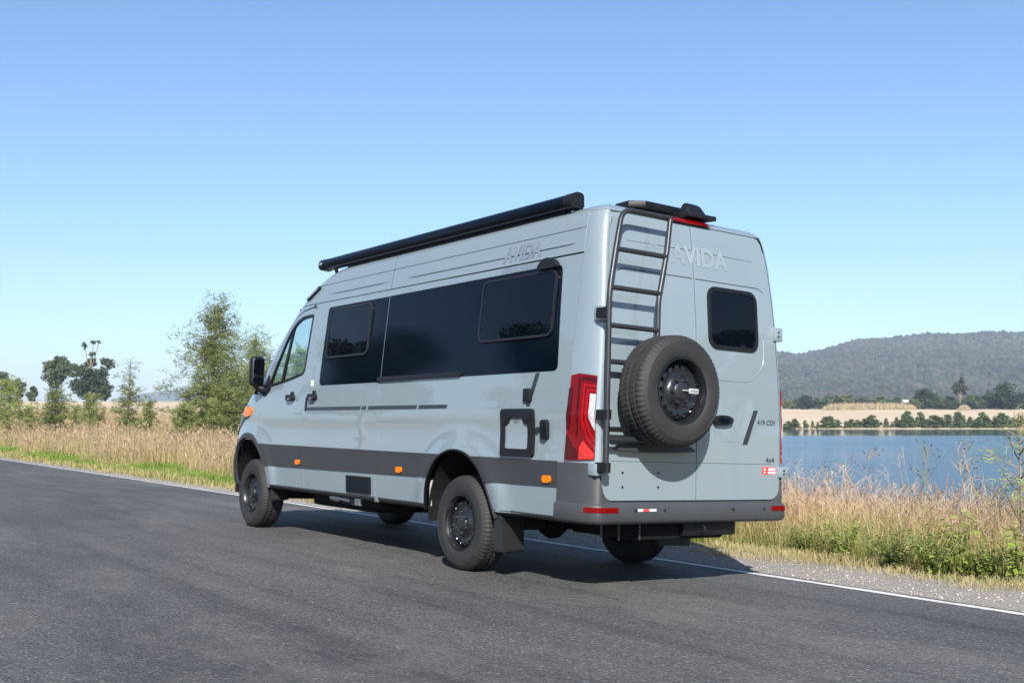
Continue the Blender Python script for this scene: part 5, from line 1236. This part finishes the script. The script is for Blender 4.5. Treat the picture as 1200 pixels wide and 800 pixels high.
def leaf_quads(C, size, cols, rs):
    n = len(C); d = rs.normal(0, 1, (n, 3)); d /= np.linalg.norm(d, axis=1)[:, None]; s = np.cross(d, rs.normal(0, 1, (n, 3))); s /= np.linalg.norm(s, axis=1)[:, None] + 1e-9
    L = (size * rs.uniform(.6, 1.4, n))[:, None]; V = np.stack([C - d * L, C - s * L * .45, C + d * L, C + s * L * .45], 1).reshape(-1, 3); F = (np.arange(n) * 4)[:, None] + np.array([[0, 1, 2, 3]])
    return V, F, np.repeat(cols, 4, 0)
def gum_parts(clumps, h, leaf, per, cols, seed, trunk_r=None, depth=1.0):
    """clumps: (lateral, height, radius) fractions of h; trunk with a limb into every clump"""
    rs = np.random.default_rng(seed); V = []; F = []; tr = trunk_r or .02 * h; top = max(c[1] for c in clumps) * .75
    tp = [Vector((.015 * h * math.sin(3 * t), 0.01 * h * math.sin(4 * t + 1), h * top * t)) for t in np.linspace(0, 1, 7)]
    tube_data(tp, [tr * (1 - .11 * k) for k in range(7)], 7, V, F); C = []; K = []
    for (lx, lz, r) in clumps:
        c = Vector((RH.x * lx * h, RH.y * lx * h, lz * h)) + Vector((FH.x, FH.y, 0)) * rs.normal(0, .07 * h * depth); t = min(.95, max(.15, lz / top * .55)); i = int(t * 6); p = tp[i]
        tube_data([p, p.lerp(c, .5) + Vector((0, 0, -.03 * h)), c], [tr * .5, tr * .36, tr * .22], 5, V, F, False)
        m = int(per * (r / .08) ** 2); q = rs.normal(0, 1, (m, 3)); q /= np.linalg.norm(q, axis=1)[:, None]; q *= (rs.random((m, 1)) ** .45) * r * h; q[:, 2] *= .75
        sub = rs.normal(0, .55, (6, 3)) * r * h; q = q * .75 + sub[rs.integers(0, 6, m)] * .6
        C.append(np.array(c[:]) + q); K.append(np.array(cols)[rs.integers(0, len(cols), m)] * rs.uniform(.7, 1.3, (m, 1)) * rs.uniform(.8, 1.2))
    C = np.concatenate(C); K = np.concatenate(K); Vn, Fn, Tn = leaf_quads(C, leaf, K, rs)
    return py_mesh('trunk', V, F), np_mesh('crown', Vn, Fn, Tn)
GUMC = [(0.055, 0.085, 0.040), (0.075, 0.10, 0.05), (0.045, 0.065, 0.035), (0.09, 0.11, 0.055)]
def gum(name, x, y, parts, label, cat='tree', group=None, mats=(None, None), sc=1.0, rz=0.0):
    e = empty(name, (x, y, ground_z(x, y) - .05), rz); e.scale = (sc, sc, sc); tag(e, label, cat, group)
    for nm, me, m in (('trunk', parts[0], mats[0] or BARK), ('crown', parts[1], mats[1] or FAR)):
        if not me.materials: me.materials.append(m)
        o = bpy.data.objects.new(nm, me); COL.objects.link(o); o.parent = e
    return e
x, y = P_(67, 230); gum('gum_tree', x, y, gum_parts([(0, .86, .15), (-.14, .72, .14), (.13, .68, .17), (-.05, .62, .16), (.06, .50, .14), (.27, .55, .09), (-.24, .66, .06), (-.30, .80, .035), (-.02, .38, .12)], 10.6, .30, 230, GUMC, 21), 'left gum tree with an open rounded crown on the field crest', 'tree', 'gum trees on the field crest')
x, y = P_(105, 226); gum('gum_tree', x, y, gum_parts([(.0, .42, .17), (.10, .33, .18), (-.12, .30, .14), (.12, .20, .17), (-.05, .15, .16), (.22, .45, .10), (-.02, .62, .10), (-.16, .52, .10), (-.28, .57, .08), (.30, .60, .10), (.20, .66, .07), (.02, .78, .05), (-.07, .90, .045), (.05, .96, .04), (.10, .97, .03), (.24, .12, .10)], 13.0, .30, 260, [(0.04, 0.065, 0.032), (0.06, 0.085, 0.045), (0.032, 0.05, 0.028)], 22), 'dark gum tree with tufts above a dense lower crown', 'tree', 'gum trees on the field crest')
x, y = P_(2, 236); gum('gum_tree', x, y, gum_parts([(0, .7, .16), (.12, .55, .15), (-.1, .5, .16), (.0, .35, .14)], 8, .30, 160, GUMC, 23), 'partly cut off gum tree at the left border', 'tree', 'gum trees on the field crest')
x, y = P_(21, 240); gum('gum_tree', x, y, gum_parts([(0, .8, .14), (.2, .75, .10), (-.15, .6, .16), (.1, .5, .16), (0, .3, .15)], 5.6, .28, 150, [(0.06, 0.085, 0.055), (0.08, 0.10, 0.07)], 24), 'small grey green tree left of the gum trees', 'tree', 'gum trees on the field crest')
x, y = P_(39, 238); gum('gum_tree', x, y, gum_parts([(0, .75, .18), (.1, .5, .22), (-.12, .42, .2), (0, .25, .2)], 3.9, .25, 150, GUMC, 25), 'smallest round tree beside the left gum tree', 'tree', 'gum trees on the field crest')
# lattice pylon far off
px, v = 30, 900; x, y = P_(px, v); V = []; F = []; hz = ground_z(x, y)
for sx, sy in ((1, 1), (1, -1), (-1, 1), (-1, -1)): tube_data([(2.2 * sx, 2.2 * sy, 0), (.5 * sx, .5 * sy, 30)], .14, 4, V, F)
for k in range(8):
    z0, z1 = k * 3.6, k * 3.6 + 3.6; a, b = 2.2 - 1.7 * z0 / 30, 2.2 - 1.7 * z1 / 30
    for s1, s2 in ((1, -1), (-1, 1)): tube_data([(a * s1, a, z0), (b * s2, b, z1)], .07, 3, V, F); tube_data([(a, a * s1, z0), (b, b * s2, z1)], .07, 3, V, F)
pyl = link('pylon', py_mesh('pylon', V, F), mat('galvanised_steel', (.35, .36, .37), .6)); pyl.location = (x, y, hz); tag(pyl, 'faint lattice pylon on the horizon above the left field', 'pylon')
for z in (22, 26, 29.5):
    V, F = tube_data([(-4, 0, z), (4, 0, z)], .12, 4); link('cross_arm', py_mesh('cross_arm', V, F), M['hubmetal'], pyl)
# far shore: tree line at the top of the paddock, shrubs on the water's edge
ROUND = [[(0, .72, .22), (.18, .55, .22), (-.2, .52, .22), (.05, .4, .24), (-.1, .25, .22), (.22, .28, .2), (-.28, .22, .16)], [(0, .8, .16), (.12, .62, .2), (-.16, .6, .2), (.25, .42, .2), (-.25, .38, .2), (0, .42, .22), (.1, .2, .22), (-.14, .18, .2)], [(-.1, .75, .18), (.15, .68, .18), (.3, .45, .2), (-.3, .45, .2), (0, .5, .24), (.15, .22, .24), (-.2, .22, .22)]]
fv = [gum_parts(ROUND[i % 3], 10, .55, 42, c, 50 + i) for i, c in enumerate([[(0.05, 0.075, 0.04), (0.035, 0.055, 0.03)], [(0.035, 0.055, 0.032), (0.028, 0.045, 0.028)], [(0.09, 0.115, 0.05), (0.12, 0.14, 0.06)], [(0.06, 0.085, 0.04), (0.045, 0.07, 0.035)]])]
pine = gum_parts([(0, .93, .07), (.07, .82, .10), (-.08, .76, .11), (.1, .68, .11), (-.05, .60, .12), (.13, .55, .1), (-.14, .64, .08)], 10, .45, 120, [(0.055, 0.06, 0.045), (0.04, 0.05, 0.035)], 60)
TL_ = [(924, 469, 1.0, 2, 'pale green tree right beside the van on the far treeline'), (944, 464, 1.0, 1, 'dark tree near the van on the far treeline'), (957, 468, 1.0, 0, 'tree right of the dark tree on the far treeline'), (971, 464, 1.0, 3, 'rounded tree behind the small white shed'), (990, 463, 1.3, 2, 'wide light green tree left of the reed mounds'), (1012, 466, 1.0, 3, 'mid green tree behind the first reed mound'), (1030, 464, 1.1, 2, 'light green tree behind the middle reed mound'), (1049, 466, 1.0, 0, 'green tree left of the white farmhouse'), (1084, 457, 1.0, 1, 'tall dark tree right of the white farmhouse'), (1095, 464, 1.0, 0, 'tree leaning on the right of the tall dark tree'), (1110, 466, 1.2, 1, 'dark rounded tree left of the lone pine'), (1137, 463, 1.0, 3, 'green tree right of the lone pine'), (1153, 465, 1.1, 1, 'dark tree between pine and the largest tree'), (1176, 450, 1.0, 1, 'largest broad tree on the far treeline at right'), (1160, 460, 1.0, 0, 'tree on the left flank of the largest tree'), (1199, 461, 1.0, 1, 'tree cut by the right border on the far treeline'), (1216, 458, 1.0, 3, 'tree beyond the right border on the far treeline')]
TL_ += [(px, ty, 1.1, kd, 'small tree filling a gap in the far treeline') for px, ty, kd in ((934, 469, 0), (980, 468, 0), (1001, 469, 1), (1021, 470, 0), (1041, 469, 3), (1069, 468, 2), (1102, 468, 3), (1120, 470, 0), (1145, 468, 0), (1168, 462, 3), (1188, 464, 1), (1207, 466, 0))]
def ordinal(n):
    ones = ['', 'first', 'second', 'third', 'fourth', 'fifth', 'sixth', 'seventh', 'eighth', 'ninth', 'tenth', 'eleventh', 'twelfth', 'thirteenth', 'fourteenth', 'fifteenth', 'sixteenth', 'seventeenth', 'eighteenth', 'nineteenth']
    if n < 20: return ones[n]
    return {20: 'twentieth', 30: 'thirtieth'}.get(n) or ({2: 'twenty', 3: 'thirty'}[n // 10] + '-' + ones[n % 10])
TL_[-12:] = [t[:4] + ('small gap-filling tree, %s from the van along the far treeline' % ordinal(i + 1),) for i, t in enumerate(TL_[-12:])]
for px, ty, ws, kd, lb in TL_:
    ws *= 1.45; ty -= 1.5
    v = 432 + (px * 7 % 13); x, y = P_(px, v); g = ground_z(x, y); h = (490 - ty) / 1273.5 * v + 1.25 - g
    gum('shore_tree', x, y, fv[kd], lb, 'tree', 'trees on the far treeline', sc=h / 9.2, rz=px * .37).scale = (h / 9.2 * ws,) * 2 + (h / 9.2,)
x, y = P_(1125, 436); g = ground_z(x, y); h = (490 - 443) / 1273.5 * 436 + 1.25 - g; gum('pine_tree', x, y, pine, 'lone tall pine with bare lower trunk on the far treeline', 'tree', 'trees on the far treeline', sc=h / 10)
sv = [gum_parts([(0, .78, .2), (.15, .55, .22), (-.15, .5, .22), (.05, .3, .24), (-.18, .2, .2), (.2, .2, .2)], 3, .20, 40, c, 80 + i) for i, c in enumerate([[(0.07, 0.095, 0.04), (0.05, 0.075, 0.035)], [(0.10, 0.12, 0.05), (0.075, 0.095, 0.04)]])]
SH = [(923, 494, 1.2), (931, 492, 1.3), (943, 492, .6), (951, 493, .5), (957, 494, .6), (967, 489, 1.1), (973, 487, .9), (980, 493, 1.0), (990, 493, .8), (997, 492, 1.0), (1004, 492, 1.0), (1012, 491, 1.0), (1021, 487, .9), (1037, 491, .8), (1044, 494, .8), (1050, 489, .8), (1056, 492, 1.0), (1062, 482, .75), (1070, 493, 1.0), (1077, 482, .7), (1084, 494, .9), (1093, 487, 1.3), (1099, 488, 1.2), (1108, 486, .8), (1116, 493, 1.0), (1123, 482, .8), (1129, 490, .9), (1135, 489, 1.0), (1143, 491, 1.1), (1150, 483, .8), (1157, 489, 1.1), (1164, 490, 1.0), (1171, 484, .9), (1179, 488, 1.1), (1186, 489, 1.0), (1194, 487, 1.0), (1203, 488, 1.0), (1212, 485, 1.0)]
for i, (px, ty, ws) in enumerate(SH):
    ws *= 1.25 * (0.8 + 0.45 * math.sin(px * 1.7) ** 2); ty += 0.6 * math.sin(px * 2.3) - 1
    v = 276.5 + (i * 5 % 4); x, y = P_(px, v); g = ground_z(x, y); h = (490 - ty) / 1273.5 * v + 1.25 - g; q = h / 2.9
    big = ty < 485
    o = gum('shore_shrub', x, y, sv[0 if big else i % 2], None, 'shrub', 'shrubs along the far water edge', rz=i * 1.3); o.scale = (q * ws, q * ws, q)
    o['label'] = {1062: 'left one of the pair of tall upright shrubs at the far water edge', 1077: 'right one of the pair of tall upright shrubs at the far water edge', 1123: 'tall rounded shrub below the lone pine at the far water edge', 1150: 'tall shrub below the largest far tree at the water edge', 1021: 'highest shrub of the left row at the far water edge'}.get(px, 'low green shrub, %s from the van along the far water edge' % ordinal(i + 1))
# reed mounds on the paddock and two pale buildings
for i, (px, w_) in enumerate(((984, 7), (1004, 7), (1024, 6.5), (1046, 8), (1063, 3.5), (1129, 2.2))):
    v = 424; cx, cy = P_(px, v); n = 1500; a = rng.uniform(0, 6.283, n); r = np.sqrt(rng.random(n)); uu = r * np.cos(a) * w_; vv_ = r * np.sin(a) * 2.0
    x = cx + RH.x * uu + FH.x * vv_; y = cy + RH.y * uu + FH.y * vv_; H = (2.9 if i < 4 else 2.2) * rng.uniform(.6, 1.1, n) * np.sqrt(np.clip(1.15 - r ** 2, .1, 1))
    t1 = pick([(0.50, 0.42, 0.28), (0.42, 0.35, 0.22), (0.56, 0.48, 0.33)], n); me = blades_mesh('reeds', np.stack([x - cx, y - cy, gz(x, y) - ground_z(cx, cy)], 1), H, np.full(n, .16), t1 * .7, t1, .2)
    o = link('reed_clump', me, GRASS); o.location = (cx, cy, ground_z(cx, cy)); tag(o, ['leftmost pale reed mound on the far paddock', 'second pale reed mound on the far paddock', 'third pale reed mound on the far paddock', 'widest pale reed mound left of the farmhouse', 'small pale reed mound below the farmhouse', 'pale reed tuft under the lone pine'][i], 'reeds', 'reed mounds on the far paddock')
for px, v, w_, d_, h_, lb in ((1061, 560, 1.5, 4, 2.6, 'small white farmhouse among the far trees'), (968, 500, 1.4, 3, 1.8, 'low white shed under the far trees')):
    x, y = P_(px, v); e = empty('farm_building', (x, y, ground_z(x, y) + 1.2), math.atan2(RH.y, RH.x)); tag(e, lb, 'building')
    box('wall', (-w_, -d_ / 2, -2), (w_, d_ / 2, h_), mat('white_wall', (.75, .75, .73), .7), e, 0)
    link('roof', py_mesh('roof', [(-w_ - .3, -d_ / 2 - .3, h_), (w_ + .3, -d_ / 2 - .3, h_), (w_ + .3, d_ / 2 + .3, h_), (-w_ - .3, d_ / 2 + .3, h_), (-w_ - .3, 0, h_ + 1.4), (w_ + .3, 0, h_ + 1.4)], [(0, 1, 5, 4), (2, 3, 4, 5), (0, 4, 3), (1, 2, 5), (0, 3, 2, 1)]), mat('roof_sheet', (.5, .5, .5), .5), e)
    wn_ = box('window', (-.5, d_ / 2 - .0, .6), (.5, d_ / 2 + .05, 1.6), 'gloss_black', e, 0)
# gum trees on the near side of the road, mirrored in the van's windows
big = gum_parts([(0, .86, .13), (-.14, .74, .13), (.15, .72, .14), (-.05, .62, .15), (.1, .52, .14), (.25, .56, .1), (-.24, .58, .1), (-.12, .44, .12), (.2, .40, .1)], 13, .16, 900, GUMC, 90)
gum('roadside_gum', 20.5, 17.4, big, 'roadside gum tree mirrored in the rear side window', 'tree', 'gum trees across the road', (PALEBARK, LEAF), 0.64, 0.0)
gum('roadside_gum', 29.0, 15.2, big, 'roadside gum tree mirrored in the front side window', 'tree', 'gum trees across the road', (PALEBARK, LEAF), 0.68, 2.0)
gum('roadside_gum', -36.0, -37.5, big, 'bankside gum tree mirrored in the rear window', 'tree', 'gum trees across the road', (PALEBARK, LEAF), 1.02, 1.0)
# --- stones on the gravel shoulder
bm = bmesh.new(); bmesh.ops.create_icosphere(bm, subdivisions=1, radius=1.0); bm.verts.ensure_lookup_table()
iv = np.array([v.co[:] for v in bm.verts]); jf = np.array([[v.index for v in f.verts] for f in bm.faces]); bm.free()
n = 10000; x = -6 + 26 * rng.random(n) ** 1.15; y = -1.42 - 1.75 * rng.random(n) ** 1.25; keep = (y > -2.95 + 0.06 * np.clip(x - 2, 0, 14) + .25 * rng.normal(0, 1, n)); x, y = x[keep], y[keep]; n = len(x)
s_ = rng.lognormal(math.log(.0065), .40, n).clip(.003, .02); q = iv[None] * (s_[:, None, None]) * rng.uniform(.6, 1.3, (n, 1, 3)) * np.array([1, 1, .65]) * rng.uniform(.8, 1.2, (n, 12, 1))
V = q + np.stack([x, y, gz(x, y) + s_ * .3], 1)[:, None, :]; F = (jf[None] + (np.arange(n) * 12)[:, None, None]).reshape(-1, 3)
T = np.repeat(pick([(0.27, 0.25, 0.23), (0.22, 0.205, 0.19), (0.31, 0.29, 0.265), (0.29, 0.255, 0.215)], n), 12, 0)
tag(link('gravel', np_mesh('gravel', V.reshape(-1, 3), F, T), leaf_mat('stone', 0.0, 0.9)), 'loose grey gravel on the road shoulder', 'gravel', kind='stuff')

# ------------------------------------------------------------------ haze
def build_haze():
    bm = bmesh.new(); bmesh.ops.create_cube(bm, size=1.0)
    for v in bm.verts: v.co = Vector((CAM.x + v.co.x * 9700, CAM.y + v.co.y * 9700, -4.5 + (v.co.z + 0.5) * 200))
    me = bpy.data.meshes.new('haze'); bm.to_mesh(me); bm.free()
    m = bpy.data.materials.new('haze_air'); m.use_nodes = True; n = m.node_tree.nodes; l = m.node_tree.links
    n.remove(n['Principled BSDF']); pv = n.new('ShaderNodeVolumePrincipled'); pv.inputs['Density'].default_value = 0.00019
    pv.inputs['Color'].default_value = (0.66, 0.79, 1.0, 1); pv.inputs['Anisotropy'].default_value = 0.0
    l.new(pv.outputs[0], n['Material Output'].inputs['Volume'])
    o = link('haze', me, m); tag(o, 'thin bluish summer haze softening the distant hills', 'haze', kind='stuff')
build_haze()
